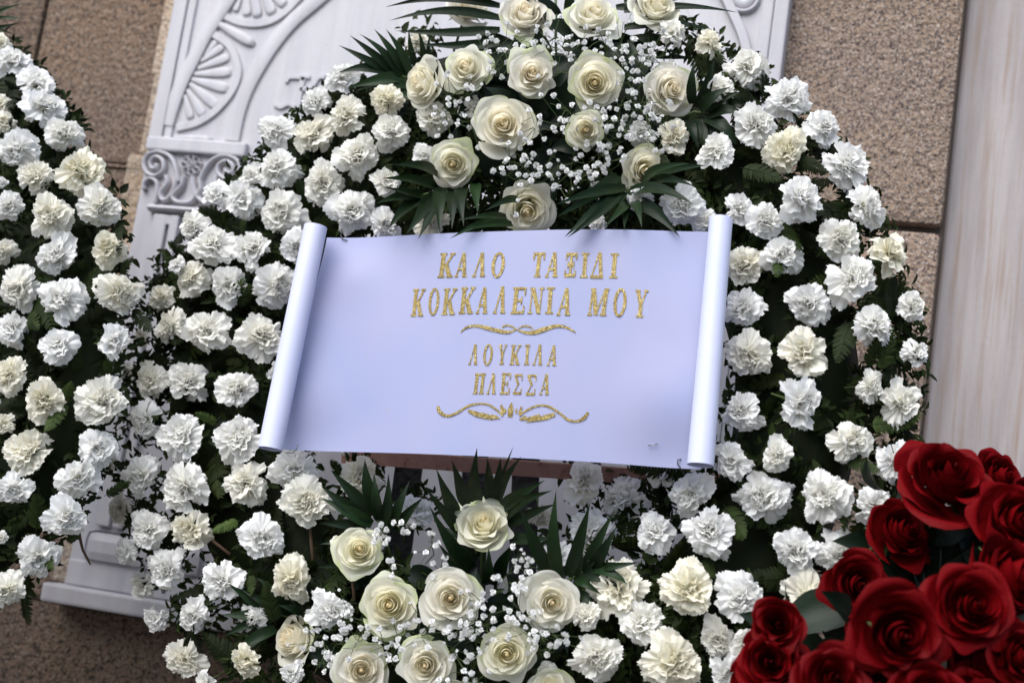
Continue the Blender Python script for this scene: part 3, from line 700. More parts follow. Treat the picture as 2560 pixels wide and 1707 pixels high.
def build_wreath(label, depthf, flowers, rear, cu, cv, rm, hw, z0, fernspots, nfill, region):
    base = P(cu, min(cv + rm, 2200), z0 + 0.05)
    w = thing('carnation_wreath', label, 'wreath', base)
    # the padded ring the flowers are stuck into
    mb = MB(); G = []
    for i in range(64):
        a = 2 * math.pi * i / 64; row = []
        for k in range(10):
            b = 2 * math.pi * k / 10
            rr = (rm - 30 + (hw - 190) * math.cos(b)) if cu > 0 else (rm + (hw - 120) * math.cos(b)); u = cu + rr * math.cos(a); v = cv + rr * math.sin(a)
            row.append(P(u, v, zp(u, v, z0) + 0.012 - 0.05 * math.sin(b)))
        G.append(row)
    G.append(G[0]); mb.grid(G, None, 0.0, True)
    link('ring_base', mb.build('ring_base', M_FERN), w)
    for (u, v, d) in flowers:
        z, s, dr = depthf(u, v)
        tx = dr[0] * s * 0.85 + random.gauss(0, 0.22); ty = dr[1] * s * 0.85 + 0.05 + random.gauss(0, 0.22)
        put_carnation(w, u, v, d, z - 0.012 + random.gauss(0, 0.010), tx, ty)
    for (u, v, d) in rear:
        z, s, dr = depthf(u, v)
        put_carnation(w, u, v, d, z + 0.09, dr[0] * 1.2, dr[1] * 1.2, 0.4)
    # fern fronds laid between the flowers
    for (u0, v0, u1, v1, li) in fernspots:
        z, s, dr = depthf(u0, v0); z1, _, _ = depthf(u1, v1)
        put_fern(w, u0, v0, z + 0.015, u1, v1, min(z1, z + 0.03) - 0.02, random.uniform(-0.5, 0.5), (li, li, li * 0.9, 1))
    fl2 = [(u, v) for u, v, d in flowers if math.hypot(u - cu, v - cv) < rm + hw * 0.9] or [(u, v) for u, v, d in flowers]
    if cu > 0: fl2 = fl2 + [(cu + rr_ * math.cos(a_), cv + rr_ * math.sin(a_)) for a_ in np.linspace(-2.0, -0.8, 12) for rr_ in (430, 510, 600, 680)] + [(cu + rr_ * math.cos(a_), cv + rr_ * math.sin(a_)) for a_ in np.linspace(0.95, 2.3, 12) for rr_ in (560, 640, 730)]
    def inside(u, v): return (math.hypot(u - cu, v - cv) < rm + hw * 0.84) if cu < 0 else math.hypot(u - cu, v - cv) < rm + hw * (0.5 if (u < 1000 and v < 620) else 0.86)
    def near(u, v, k): return any((u - p) ** 2 + (v - q) ** 2 < k * k for p, q, _ in flowers)
    pos = []; tries = 0
    while len(pos) < region[4] and tries < 9000:
        tries += 1
        fu, fv = random.choice(fl2); u, v = fu + random.uniform(-75, 75), fv + random.uniform(-75, 75)
        z, s, dr = depthf(u, v)
        if abs(s) > 0.9 or any((u - p) ** 2 + (v - q) ** 2 < 34 ** 2 for p, q in pos): continue
        th = random.uniform(0, 2 * math.pi); L = random.uniform(85, 165)
        du, dv = math.cos(th) * L, math.sin(th) * L
        if not inside(u, v) or not inside(u + du, v + dv) or not near(u + du, v + dv, 62) or not near(u + du * 0.6, v + dv * 0.6, 75): continue
        pos.append((u, v))
        z1, _, _ = depthf(u + du, v + dv)
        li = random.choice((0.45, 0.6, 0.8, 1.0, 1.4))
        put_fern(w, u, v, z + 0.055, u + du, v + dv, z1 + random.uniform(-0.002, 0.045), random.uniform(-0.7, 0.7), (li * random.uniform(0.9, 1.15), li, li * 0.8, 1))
    # small leaves packed between, too many to count
    mb = MB(); cnt = 0
    while cnt < nfill:
        fu, fv = random.choice(fl2); a = random.uniform(0, 6.2832); q = 60 * math.sqrt(random.random()); u, v = fu + q * math.cos(a), fv + q * math.sin(a)
        if not inside(u, v): continue
        cnt += 1
        z, s, dr = depthf(u, v)
        c = P(u, v, z + random.uniform(0.02, 0.085))
        d = (CR * random.gauss(0, 1) + CUP * random.gauss(0, 1) - CF * random.gauss(0, 0.6)).normalized()
        nn = (-CF + CR * random.gauss(dr[0] * s, 0.5) + CUP * random.gauss(dr[1] * s + 0.2, 0.5)).normalized()
        sd = d.cross(nn).normalized(); nn = sd.cross(d); L = random.uniform(0.008, 0.022); wd = L * random.uniform(0.16, 0.30)
        mb.add([c, c + d * L * 0.35 + sd * wd + nn * 0.002, c + d * L * 0.4 - nn * 0.001, c + d * L * 0.35 - sd * wd + nn * 0.002, c + d * L * 0.75 + sd * wd * 0.6, c + d * L * 0.75 - sd * wd * 0.6, c + d * L - nn * 0.003],
               [(0, 2, 1), (0, 3, 2), (1, 2, 6, 4), (2, 3, 5, 6)], None, random.uniform(0, 0.7))
    lf = link('filler_leaves', mb.build('filler_leaves', M_FERN), w); lf['kind'] = 'stuff'; lf.color = (0.9, 0.9, 0.8, 1)
    return w
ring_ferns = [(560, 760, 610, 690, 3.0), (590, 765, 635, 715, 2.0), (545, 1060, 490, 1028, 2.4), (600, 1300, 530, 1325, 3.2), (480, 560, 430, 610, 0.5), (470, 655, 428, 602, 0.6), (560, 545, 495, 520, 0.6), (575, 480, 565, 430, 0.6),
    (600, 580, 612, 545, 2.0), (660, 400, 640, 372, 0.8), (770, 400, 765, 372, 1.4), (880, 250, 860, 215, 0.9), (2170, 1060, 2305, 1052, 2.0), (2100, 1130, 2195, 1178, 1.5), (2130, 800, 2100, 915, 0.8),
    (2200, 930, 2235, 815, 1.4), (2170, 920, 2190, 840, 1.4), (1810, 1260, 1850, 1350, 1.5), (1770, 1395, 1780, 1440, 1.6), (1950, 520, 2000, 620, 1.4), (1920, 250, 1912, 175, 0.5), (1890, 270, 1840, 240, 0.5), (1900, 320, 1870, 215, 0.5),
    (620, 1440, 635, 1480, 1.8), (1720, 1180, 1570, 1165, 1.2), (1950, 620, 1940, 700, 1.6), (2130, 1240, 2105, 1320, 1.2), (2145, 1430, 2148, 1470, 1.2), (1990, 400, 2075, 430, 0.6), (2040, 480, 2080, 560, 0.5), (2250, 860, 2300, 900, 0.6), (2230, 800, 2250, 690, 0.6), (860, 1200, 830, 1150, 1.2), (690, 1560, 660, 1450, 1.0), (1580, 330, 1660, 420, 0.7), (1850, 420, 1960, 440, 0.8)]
ring = build_wreath('large round wreath of white carnations and fern behind the lettered banner', ring_depth, RING, REAR, RCU, RCV, RM, RHW, Z_RING, ring_ferns, 22000, (230, 2330, 40, 1760, 290))
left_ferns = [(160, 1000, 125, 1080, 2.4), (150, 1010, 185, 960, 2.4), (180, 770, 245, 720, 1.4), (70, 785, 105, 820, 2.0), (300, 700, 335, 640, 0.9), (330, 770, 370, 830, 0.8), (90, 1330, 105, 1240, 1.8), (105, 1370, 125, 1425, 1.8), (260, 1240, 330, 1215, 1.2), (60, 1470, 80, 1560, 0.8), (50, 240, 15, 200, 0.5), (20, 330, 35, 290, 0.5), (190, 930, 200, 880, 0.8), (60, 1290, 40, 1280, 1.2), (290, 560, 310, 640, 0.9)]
leftw = build_wreath('white carnation wreath cut off by the left edge of the picture', left_depth, LEFT, [], LCU, LCV, LRM, LHW, Z_LEFT, left_ferns, 16000, (-60, 345, 60, 1590, 130))
# palm tips sticking out of the left wreath, and the broken twig under it
d0 = left_depth(0, 60)[0]
put_frond(leftw, (-60, 70), [(-50, 62, 62, 12), (-50, 60, 66, 50), (-40, 80, 50, 60), (-40, 90, 40, 92), (-60, 50, 30, 20)], d0, 0.0, 14, [(-40, 70)])
mb = MB(); mb.tube([P(u, v, 2.02) for u, v in ((195, 1310), (200, 1345), (207, 1375), (218, 1395), (226, 1411))], [0.0022, 0.0022, 0.0018, 0.0018, 0.001], 6)
link('twig', mb.build('twig', M_TWIG), leftw)
mb = MB()
for a, b in (((775, 1320), (782, 1400)), ((880, 1440), (886, 1500)), ((530, 1350), (575, 1385)), ((620, 1080), (650, 1120)), ((1480, 300), (1500, 360))):
    mb = MB(); mb.tube([P(*a, ring_depth(*a)[0] + 0.01), P(*b, ring_depth(*b)[0] + 0.015)], 0.0024, 6); link('twig', mb.build('twig', M_TWIG), ring)

# ------------------------------------------------------------------ easel behind the ring
easel = thing('wreath_easel', 'easel with rusty brown crossbar and black wrapped legs behind the wreath', 'easel', (P(1160, 1300, 2.2).x, P(1160, 1300, 2.2).y, 0))
def bar(a, b, w, t, mat, name):
    a, b = Vector(a), Vector(b); d = (b - a).normalized(); n1 = (-CF - d * (-CF).dot(d)).normalized(); s1 = d.cross(n1)
    mb = MB(); V = []
    for p in (a, b):
        for (x, y) in ((-1, -1), (1, -1), (1, 1), (-1, 1)): V.append(p + s1 * (x * w / 2) + n1 * (y * t / 2))
    mb.add(V, [(0, 1, 2, 3), (7, 6, 5, 4), (0, 4, 5, 1), (1, 5, 6, 2), (2, 6, 7, 3), (3, 7, 4, 0)])
    link(name, mb.build(name, mat, False), easel)
ze = 2.10
bar(P(860, 1138, zp(860, 1138, ze)), P(1800, 1205, zp(1800, 1205, ze)), 0.021, 0.02, M_RUST, 'crossbar')
def leg(u0, v0, u1, v1, zt, back):
    a = P(u0, v0, zt); b = P(u1, v1, zt - 0.02); d = (b - a)
    # carry the leg down to the ground
    k = (a.z - 0.0) / max(1e-3, a.z - b.z); e = a + d * k
    bar(a, e, 0.040, 0.03, M_BLACK, 'leg')
leg(1045, 1000, 1005, 1300, 2.16, 0); leg(1320, 1000, 1310, 1300, 2.13, 0)
leg(1190, 1080, 1185, 1300, 2.26, 1)

# ------------------------------------------------------------------ rose sprays
def spray_fill(parent, cu, cv, ru, rv, depthf, nsprig, nper, holes, seed, keep=None):
    r = random.Random(seed); placed = []
    for _ in range(nsprig):
        for _t in range(60):
            a = r.uniform(0, 6.28); q = math.sqrt(r.random()); bu, bv = cu + ru * q * math.cos(a), cv + rv * q * math.sin(a)
            if all(math.hypot(bu - x, bv - y) > 0.50 * d for x, y, d in holes) and all(math.hypot(bu - x, bv - y) > 26 for x, y in placed): break
        placed.append((bu, bv)); make_sprig(parent, bu, bv, depthf, nper, r)
def make_sprig(parent, bu, bv, depthf, nper, r, spread=48, sz=1.0):
    d = depthf(bu, bv)
    root = P(bu + r.gauss(0, 22), bv + r.uniform(25, 75), d + 0.075); fork = P(bu, bv + 8, d + 0.022)
    mb = MB(); mb.tube([root, (root + fork) / 2 + CR * r.gauss(0, 0.004), fork], 0.0007, 4, False)
    tips = []
    for k in range(r.randint(nper - 2, nper + 2)):
        u, v = bu + r.gauss(0, spread * 0.62), bv + r.gauss(0, spread * 0.62)
        p = P(u, v, d + r.uniform(-0.02, 0.022)); tips.append(p)
        mid = fork.lerp(p, 0.5) + CUP * r.gauss(0, 0.003)
        mb.tube([fork, mid, p], 0.00045, 4, False)
        if r.random() < 0.5:
            e = p + CR * r.gauss(0, 0.008) + CUP * r.gauss(0, 0.008); mb.tube([mid, e], 0.0004, 4, False)
    sp = link('babys_breath_sprig', mb.build('babys_breath_sprig', M_STEM), parent)
    for p in tips:
        s = r.choice((1, 1, 1, 1, 0.9, 0.8, 0.55)) * 0.0050 * sz
        M = Matrix.Translation(p) @ frame((-CF + CR * r.gauss(0, 0.4) + CUP * r.gauss(0.1, 0.4)), CUP) @ Matrix.Rotation(r.uniform(0, 6.28), 4, 'Z') @ Matrix.Diagonal((s, s, s, 1))
        link('blossom', r.choice(BLOS), sp, M)
def blossom_mesh(seed):
    r = np.random.default_rng(seed); mb = MB()
    for k in range(20):
        ph = k * 2.4 + r.normal(0, 0.2); el = math.radians(-8 + 84 * (k / 20.0) + r.normal(0, 6)); L = r.uniform(0.8, 1.08) * (1 - 0.35 * k / 20)
        w = 0.30 * r.uniform(0.8, 1.2); d = np.array((math.cos(ph) * math.cos(el), math.sin(ph) * math.cos(el), math.sin(el))); sd = np.array((-math.sin(ph), math.cos(ph), 0)); up = np.cross(d, sd)
        b = np.array((0, 0, -0.1))
        V = [b, b + d * L * 0.6 + sd * w, b + d * L * 0.6 - sd * w, b + d * L + sd * w * 0.7 - up * 0.08, b + d * L * 0.93 + up * 0.05, b + d * L - sd * w * 0.7 - up * 0.08]
        mb.add(V, [(0, 2, 1), (1, 2, 5, 4), (1, 4, 3)], [0.1, 0.7, 0.7, 1, 1, 1])
    return mb.build('blossom', M_BREATH)
BLOS = [blossom_mesh(700 + i) for i in range(5)]

top_depth = lambda u, v: zp(u, v, Z_RING) - 0.175 + 0.10 * min(1.2, (((u - 1330) / 480) ** 2 + ((v - 260) / 330) ** 2))
tr = thing('rose_spray', 'spray of cream roses, palm leaves and baby\'s breath above the banner', 'flower spray', P(1330, 500, 2.05))
# u, v, diameter, lean right, lean up, variant
TOPR = [(1171, 15, 118, 0.35, 0.75, 0), (1313, 36, 140, 0.05, 0.55, 1), (1483, 38, 142, 0.05, 0.6, 2), (1640, 15, 135, 0.25, 0.7, 3), (1054, 205, 128, -1.1, 0.1, 4), (1165, 170, 132, -0.12, 0.25, 0), (1330, 186, 126, 0.1, 0.1, 1),
        (1486, 208, 140, 0.0, -0.1, 2), (1678, 224, 132, 0.25, 0.0, 3), (1258, 312, 148, -0.1, 0.1, 4), (1464, 325, 104, -0.15, -0.1, 5), (1132, 410, 122, -0.1, -0.2, 0), (1612, 425, 124, 0.25, -0.2, 1), (1318, 526, 146, 0.05, -0.35, 0)]
for i, (u, v, d, tx, ty, var) in enumerate(TOPR): put_rose(tr, u, v, d, top_depth(u, v), tx, ty, var if var == 5 else (i * 3) % 10)
# palm fronds: (root, tip) of every leaflet
dT = top_depth(1330, 200) + 0.10
put_frond(tr, (1400, 330), [(1250, -8, 960, 0, 22), (1250, 16, 962, 21, 25), (1250, 46, 972, 56, 27), (1250, 76, 988, 79, 26), (1250, 108, 1050, 112, 26), (1560, 28, 1846, 36, 24), (1560, 70, 1812, 93, 26), (1560, 6, 1820, -12, 24), (1560, 104, 1750, 130, 28), (1560, 128, 1740, 150, 26), (1540, 20, 1700, 0, 24), (1350, 60, 1300, -60, 26), (1420, 50, 1440, -60, 26), (1240, -30, 1000, -24, 24)], dT, 0.0, 34, [(1390, 150), (1389, -80)])
put_frond(tr, (1090, 250), [(974, 180, 846, 116, 22), (990, 187, 874, 90, 23), (1004, 190, 897, 86, 23), (1016, 188, 934, 74, 23), (1028, 188, 964, 73, 22), (1046, 180, 1022, 70, 18), (1058, 175, 1043, 68, 16), (1070, 180, 1074, 84, 16), (972, 180, 842, 186, 28), (1012, 192, 868, 224, 32), (1020, 215, 890, 230, 28), (1060, 230, 940, 280, 30), (1000, 255, 975, 290, 20)], top_depth(1000, 180) + 0.03, -0.01, 30, [(1020, 196), (970, 176)])
put_frond(tr, (1150, 500), [(1095, 440, 975, 416, 34), (1088, 468, 954, 448, 30), (1060, 490, 950, 468, 28), (1050, 490, 935, 512, 36), (1062, 490, 968, 577, 36), (1075, 490, 1015, 588, 36), (1085, 480, 1045, 600, 36), (1105, 470, 1100, 590, 36), (1125, 470, 1130, 580, 36), (1160, 470, 1160, 575, 34), (1190, 460, 1195, 540, 30)], top_depth(1080, 480) - 0.01, -0.085, 30, [(1100, 478), (1058, 488)])
put_frond(tr, (1360, 470), [(1250, 540, 1122, 600, 20), (1270, 545, 1140, 555, 22), (1280, 560, 1170, 575, 22), (1300, 500, 1210, 530, 24)], top_depth(1270, 530) - 0.01, -0.06, 22, [(1280, 540)])
put_frond(tr, (1610, 400), [(1562, 480, 1408, 597, 40), (1555, 470, 1415, 600, 30), (1545, 440, 1390, 545, 34), (1565, 470, 1385, 515, 30), (1572, 478, 1738, 515, 38), (1570, 500, 1702, 598, 38), (1568, 505, 1505, 578, 26), (1568, 510, 1560, 580, 22), (1570, 510, 1606, 578, 30), (1600, 460, 1730, 410, 30), (1620, 440, 1770, 415, 30), (1610, 470, 1740, 470, 30)], top_depth(1565, 490) - 0.01, -0.085, 34, [(1568, 480), (1568, 512)])
put_frond(tr, (1690, 300), [(1745, 270, 1785, 145, 30), (1730, 260, 1735, 150, 26), (1750, 275, 1830, 218, 34), (1760, 275, 1850, 232, 34), (1765, 282, 1898, 262, 36), (1770, 290, 1872, 292, 34), (1765, 295, 1843, 370, 38), (1755, 300, 1790, 378, 34), (1745, 300, 1762, 382, 32), (1735, 300, 1745, 376, 30), (1720, 300, 1745, 378, 28)], top_depth(1750, 280) + 0.01, -0.02, 32, [(1735, 280), (1768, 285)])
# dark rose leaves under the blooms so the spray is dense
def rose_leaf(parent, u, v, d, L, ang, seed, mat=None):
    du, dv = math.cos(ang) * L, math.sin(ang) * L
    me = leaflet_mesh(P(u, v, d), P(u + du, v + dv, d + random.uniform(-0.03, 0.03)), L * 0.55 / F * d, 0.006, -CF + CR * random.gauss(0, 0.4) + CUP * random.gauss(0.2, 0.4), seed, mat or M_LEAF, 'leaf', 0.3)
    link('leaf', me, parent)
for i in range(64):
    a = random.uniform(0, 6.28); q = math.sqrt(random.random()); u, v = 1350 + 330 * q * math.cos(a), 270 + 230 * q * math.sin(a)
    rose_leaf(tr, u, v, top_depth(u, v) + random.uniform(0.05, 0.10), random.uniform(70, 120), random.uniform(0, 6.28), i)
holesT = [(u, v, d) for u, v, d, *_ in TOPR]
spray_fill(tr, 1400, 250, 300, 215, lambda u, v: top_depth(u, v) - 0.004, 46, 8, holesT, 5)

bot_depth = lambda u, v: zp(u, v, Z_RING) - 0.165 + 0.09 * min(1.2, (((u - 1150) / 450) ** 2 + ((v - 1520) / 330) ** 2))
br = thing('rose_spray', 'spray of cream roses, palm leaves and baby\'s breath below the banner', 'flower spray', P(1170, 1760, 1.95))
BOTR = [(899, 1375, 128, 0.1, 0.35, 1), (1209, 1312, 148, 0.0, 0.75, 2), (974, 1512, 162, -0.05, 0.2, 3), (1127, 1494, 150, 0.0, 0.15, 0), (1267, 1632, 152, 0.0, 0.1, 4), (1064, 1662, 148, -0.05, 0.15, 5), (903, 1674, 145, 0.1, 0.2, 1), (1380, 1505, 148, 0.05, 0.1, 2), (733, 1597, 148, -1.0, 0.55, 5), (1375, 1722, 110, 0.0, 0.4, 3), (1130, 1760, 120, 0, 0, 4)]
for i, (u, v, d, tx, ty, var) in enumerate(BOTR): put_rose(br, u, v, d, bot_depth(u, v), tx, ty, var if var == 5 else (i * 7 + 1) % 10)
put_frond(br, (985, 1420), [(930, 1285, 826, 1174, 34), (940, 1270, 912, 1146, 36), (948, 1300, 936, 1178, 30), (925, 1295, 800, 1212, 34), (930, 1310, 800, 1244, 34), (915, 1320, 795, 1308, 30), (955, 1320, 972, 1180, 28), (972, 1320, 1028, 1196, 30), (990, 1325, 1062, 1240, 28), (900, 1330, 800, 1360, 30), (880, 1415, 790, 1418, 18)], bot_depth(960, 1300) + 0.03, -0.01, 32, [(960, 1330), (938, 1290)])
put_frond(br, (1205, 1500), [(1160, 1330, 1060, 1215, 34), (1140, 1280, 1088, 1166, 34), (1165, 1260, 1128, 1146, 34), (1195, 1250, 1193, 1112, 34), (1225, 1250, 1218, 1140, 32), (1240, 1250, 1252, 1140, 32), (1245, 1250, 1305, 1138, 26), (1240, 1245, 1285, 1112, 12), (1255, 1270, 1368, 1198, 34), (1265, 1290, 1388, 1224, 36), (1270, 1310, 1395, 1258, 30), (1275, 1340, 1395, 1345, 30), (1180, 1420, 1070, 1260, 40), (1165, 1450, 1090, 1350, 36), (1225, 1460, 1222, 1360, 40), (1250, 1440, 1290, 1350, 36)], bot_depth(1210, 1290) + 0.02, -0.07, 32, [(1205, 1300), (1225, 1250)])
put_frond(br, (1395, 1540), [(1370, 1430, 1300, 1270, 36), (1395, 1440, 1390, 1222, 36), (1420, 1440, 1476, 1250, 34), (1440, 1440, 1470, 1270, 34), (1460, 1430, 1538, 1272, 30), (1480, 1420, 1545, 1310, 32), (1485, 1415, 1605, 1405, 24), (1480, 1420, 1582, 1468, 28), (1455, 1435, 1562, 1476, 28), (1440, 1448, 1508, 1490, 26), (1440, 1480, 1492, 1530, 26), (1435, 1510, 1488, 1556, 26), (1400, 1560, 1420, 1640, 28), (1380, 1560, 1395, 1620, 22)], bot_depth(1430, 1430) + 0.01, -0.025, 32, [(1420, 1450), (1475, 1418)])
put_frond(br, (740, 1560), [(680, 1528, 552, 1536, 34), (690, 1520, 570, 1458, 34), (740, 1525, 640, 1440, 34), (735, 1530, 600, 1470, 30), (760, 1530, 690, 1510, 26), (680, 1545, 560, 1590, 30), (680, 1560, 575, 1660, 34), (690, 1570, 580, 1640, 30), (780, 1550, 890, 1590, 32), (800, 1600, 880, 1640, 30), (770, 1640, 730, 1720, 26)], bot_depth(690, 1540) + 0.0, -0.02, 32, [(720, 1540), (685, 1530)])
for i in range(60):
    a = random.uniform(0, 6.28); q = math.sqrt(random.random()); u, v = 1130 + 330 * q * math.cos(a), 1590 + 200 * q * math.sin(a)
    rose_leaf(br, u, v, bot_depth(u, v) + random.uniform(0.04, 0.10), random.uniform(70, 120), random.uniform(0, 6.28), i + 100)
holesB = [(u, v, d) for u, v, d, *_ in BOTR]
spray_fill(br, 1110, 1610, 320, 120, lambda u, v: bot_depth(u, v) - 0.004, 22, 8, holesB, 9)
rr_ = random.Random(3)
for (u, v) in ((960, 1335), (1010, 1330), (1080, 1355), (975, 1420), (1100, 1415), (1290, 1390), (1255, 1440), (1320, 1425), (800, 1600), (815, 1650), (860, 1560), (1290, 1470), (1190, 1540)):
    make_sprig(br, u, v, lambda a, b: bot_depth(a, b) - 0.002, 7, rr_, 26)

# ------------------------------------------------------------------ the banner
Z_BAN = 1.905
bo = P(1235, 850, zp(1235, 850, Z_BAN))
_p1 = P(1335, 850, zp(1335, 850, Z_BAN)); _p2 = P(1235, 750, zp(1235, 750, Z_BAN))
b1 = (_p1 - bo).normalized(); bn = b1.cross((_p2 - bo)).normalized(); b2 = bn.cross(b1)
BM = Matrix(((b1.x, b2.x, bn.x, bo.x), (b1.y, b2.y, bn.y, bo.y), (b1.z, b2.z, bn.z, bo.z), (0, 0, 0, 1)))
def bxy(u, v):
    r = ray(u, v); t = (bo - CAM).dot(bn) / r.dot(bn); q = CAM + r * t - bo
    return q.dot(b1), q.dot(b2)
def sag(x, y):
    z = 0.006 * math.sin(7.5 * x + 0.6) * math.cos(5 * y) + 0.003 * math.sin(13 * x - 4 * y + 1.0) + 0.0012 * math.sin(31 * x + 17 * y) * math.exp(-((x + 0.2) ** 2) / 0.02)
    for (cx, cy, a, rr) in ((bxy(860, 600)[0], bxy(860, 600)[1], -0.014, 0.05), (*bxy(740, 1105), -0.012, 0.05), (*bxy(1690, 1150), -0.014, 0.045), (*bxy(880, 670), 0.007, 0.03), (*bxy(1690, 1040), 0.008, 0.05), (*bxy(760, 1010), 0.006, 0.04), (*bxy(1740, 610), -0.006, 0.05)):
        z += a * math.exp(-((x - cx) ** 2 + (y - cy) ** 2) / (2 * rr * rr))
    return z
banner = thing('banner', 'white satin scroll banner with gold glitter Greek lettering across the wreath', 'banner', bo)
q00, q10, q01, q11 = (808, 585), (1800, 575), (695, 1117), (1752, 1169)
mb = MB(); G = []
nx, ny = 90, 50
for j in range(ny + 1):
    row = []
    for i in range(nx + 1):
        s, t = i / nx, j / ny
        u = (q00[0] * (1 - s) + q10[0] * s) * (1 - t) + (q01[0] * (1 - s) + q11[0] * s) * t
        v = (q00[1] * (1 - s) + q10[1] * s) * (1 - t) + (q01[1] * (1 - s) + q11[1] * s) * t
        x, y = bxy(u, v); row.append((x, y, sag(x, y)))
    G.append(row)
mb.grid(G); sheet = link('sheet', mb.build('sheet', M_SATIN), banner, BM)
def roll(top, bot, wt, wb, sgn):
    mb = MB(); G = []
    x0, y0 = bxy(*top); x1, y1 = bxy(*bot)
    rt = wt / F * 1.93 / 2 * 1.0
    for j in range(25):
        t = j / 24.0; x, y = x0 + (x1 - x0) * t, y0 + (y1 - y0) * t; row = []
        dx, dy = (x1 - x0), (y1 - y0); L = math.hypot(dx, dy); ax, ay = -dy / L, dx / L
        for k in range(57):
            th = 2 * math.pi * 1.9 * k / 56.0; rr = (rt if wb is None else (rt + (wb / F * 1.93 / 2 - rt) * t)) * (1 - 0.13 * th / (2 * math.pi)) * (1 + 0.012 * math.sin(5 * t + 2 * th))
            a = -math.pi / 2 + sgn * th
            row.append((x + ax * -rr * math.cos(a) * 1, y + ay * -rr * math.cos(a), 0.003 + rt + rr * math.sin(a)))
        G.append(row)
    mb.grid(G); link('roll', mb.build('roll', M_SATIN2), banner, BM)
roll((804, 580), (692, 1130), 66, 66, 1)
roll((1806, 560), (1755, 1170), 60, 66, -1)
# pins and wire hooks
def wire(name, pts, rad, mat, dz=0.003):
    mb = MB(); V = []
    for (u, v, z) in pts:
        x, y = bxy(u, v); V.append((x, y, z + sag(x, y)))
    mb.tube(V, rad, 6); link(name, mb.build(name, mat), banner, BM)
wire('pin', [(1620, 1113, 0.003), (1642, 1109, 0.004)], 0.0007, M_WIRE)
wire('pin', [(1642, 1109, 0.004), (1644, 1108.5, 0.004)], 0.0013, M_WIRE)
wire('wire_hook', [(838, 560, -0.01), (842, 580, 0.001), (848, 590, 0.003), (856, 592, 0.002), (860, 588, -0.004)], 0.0008, M_DARKWIRE)
wire('wire_hook', [(734, 1105, 0.001), (730, 1118, 0.002), (720, 1126, 0.0), (700, 1124, -0.004)], 0.0007, M_WIRE)
wire('wire_hook', [(1700, 1144, 0.001), (1692, 1147, 0.004), (1693, 1158, 0.005), (1702, 1172, 0.0), (1706, 1180, -0.006)], 0.0008, M_DARKWIRE)
# ---- gold letters, one mesh each
def sr(x, w, y, h=0.075): return [(x - w / 2, y), (x + w / 2, y), (x + w / 2, y + h), (x - w / 2, y + h)]
def bx(x0, y0, x1, y1): return [(x0, y0), (x1, y0), (x1, y1), (x0, y1)]
def st(xb, xt, w, y0=0.0, y1=1.0): return [(xb - w / 2, y0), (xb + w / 2, y0), (xt + w / 2, y1), (xt - w / 2, y1)]
def arc(cx, cy, rx, ry, tx, ty, n=28):
    out = []
    for k in range(n):
        a, b = 2 * math.pi * k / n, 2 * math.pi * (k + 1) / n
        out.append([(cx + rx * math.cos(a), cy + ry * math.sin(a)), (cx + rx * math.cos(b), cy + ry * math.sin(b)), (cx + (rx - tx) * math.cos(b), cy + (ry - ty) * math.sin(b)), (cx + (rx - tx) * math.cos(a), cy + (ry - ty) * math.sin(a))])
    return out
LET = {
 'K': [st(.24, .24, .27), sr(.24, .46, 0), sr(.24, .46, .925), st(.40, .86, .15, .42, .96), st(.80, .46, .30, .02, .56), sr(.80, .40, 0), sr(.84, .34, .925)],
 'A': [st(.14, .52, .12, .03, .97), st(.80, .56, .28, .02, 1.0), bx(.28, .27, .70, .36), sr(.14, .30, 0), sr(.80, .40, 0)],
 'L': [st(.15, .56, .12, .03, .97), st(.80, .58, .28, .02, 1.0), sr(.15, .32, 0), sr(.80, .40, 0), sr(.58, .26, .94, .06)],
 'O': arc(.5, .5, .48, .51, .24, .09),
 'T': [st(.5, .5, .30), sr(.5, .56, 0), bx(.03, .90, .97, 1.0), [(.03, .70), (.13, .70), (.20, .92), (.03, .92)], [(.87, .70), (.97, .70), (.97, .92), (.80, .92)]],
 'X': [bx(.05, .86, .95, 1.0), bx(.05, .0, .95, .14), bx(.28, .43, .72, .57), bx(.42, .12, .60, .88), bx(.05, .72, .16, .9), bx(.84, .72, .95, .9), bx(.05, .12, .16, .28), bx(.84, .12, .95, .28), bx(.24, .36, .32, .64), bx(.68, .36, .76, .64)],
 'I': [st(.5, .5, .42), sr(.5, .86, 0), sr(.5, .86, .925)],
 'D': [st(.10, .50, .11, .03, .98), st(.83, .56, .26, .02, 1.0), bx(.02, .0, .98, .12)],
 'E': [st(.26, .26, .28), sr(.26, .5, 0), sr(.26, .5, .925), bx(.3, .9, .95, .996), bx(.3, .004, .95, .10), bx(.3, .46, .68, .54), bx(.84, .70, .95, .92), bx(.84, .08, .95, .30), bx(.64, .36, .74, .64)],
 'N': [st(.16, .16, .10), sr(.16, .32, 0), sr(.14, .28, .925), st(.78, .20, .28, 0.0, 1.0), st(.82, .82, .10, .02), sr(.82, .34, .925)],
 'M': [st(.12, .12, .10, .02), sr(.13, .26, 0), sr(.13, .22, .925), st(.46, .16, .22, .02, 1.0), st(.44, .80, .09, .02, 1.0), st(.84, .84, .20), sr(.84, .34, 0), sr(.86, .26, .925)],
 'Y': [st(.5, .5, .28, 0, .5), sr(.5, .54, 0), st(.52, .20, .28, .42, .97), st(.54, .84, .12, .45, .97), sr(.20, .40, .925), sr(.84, .32, .925)],
 'P': [st(.24, .24, .26), st(.76, .76, .26), sr(.24, .42, 0), sr(.76, .42, 0), bx(.04, .90, .96, .998)],
 'S': [bx(.06, .89, .95, 1.0), bx(.04, .0, .95, .12), st(.55, .16, .26, .50, .92), st(.14, .55, .13, .06, .52), bx(.85, .68, .95, .92), bx(.85, .08, .95, .32)],
}
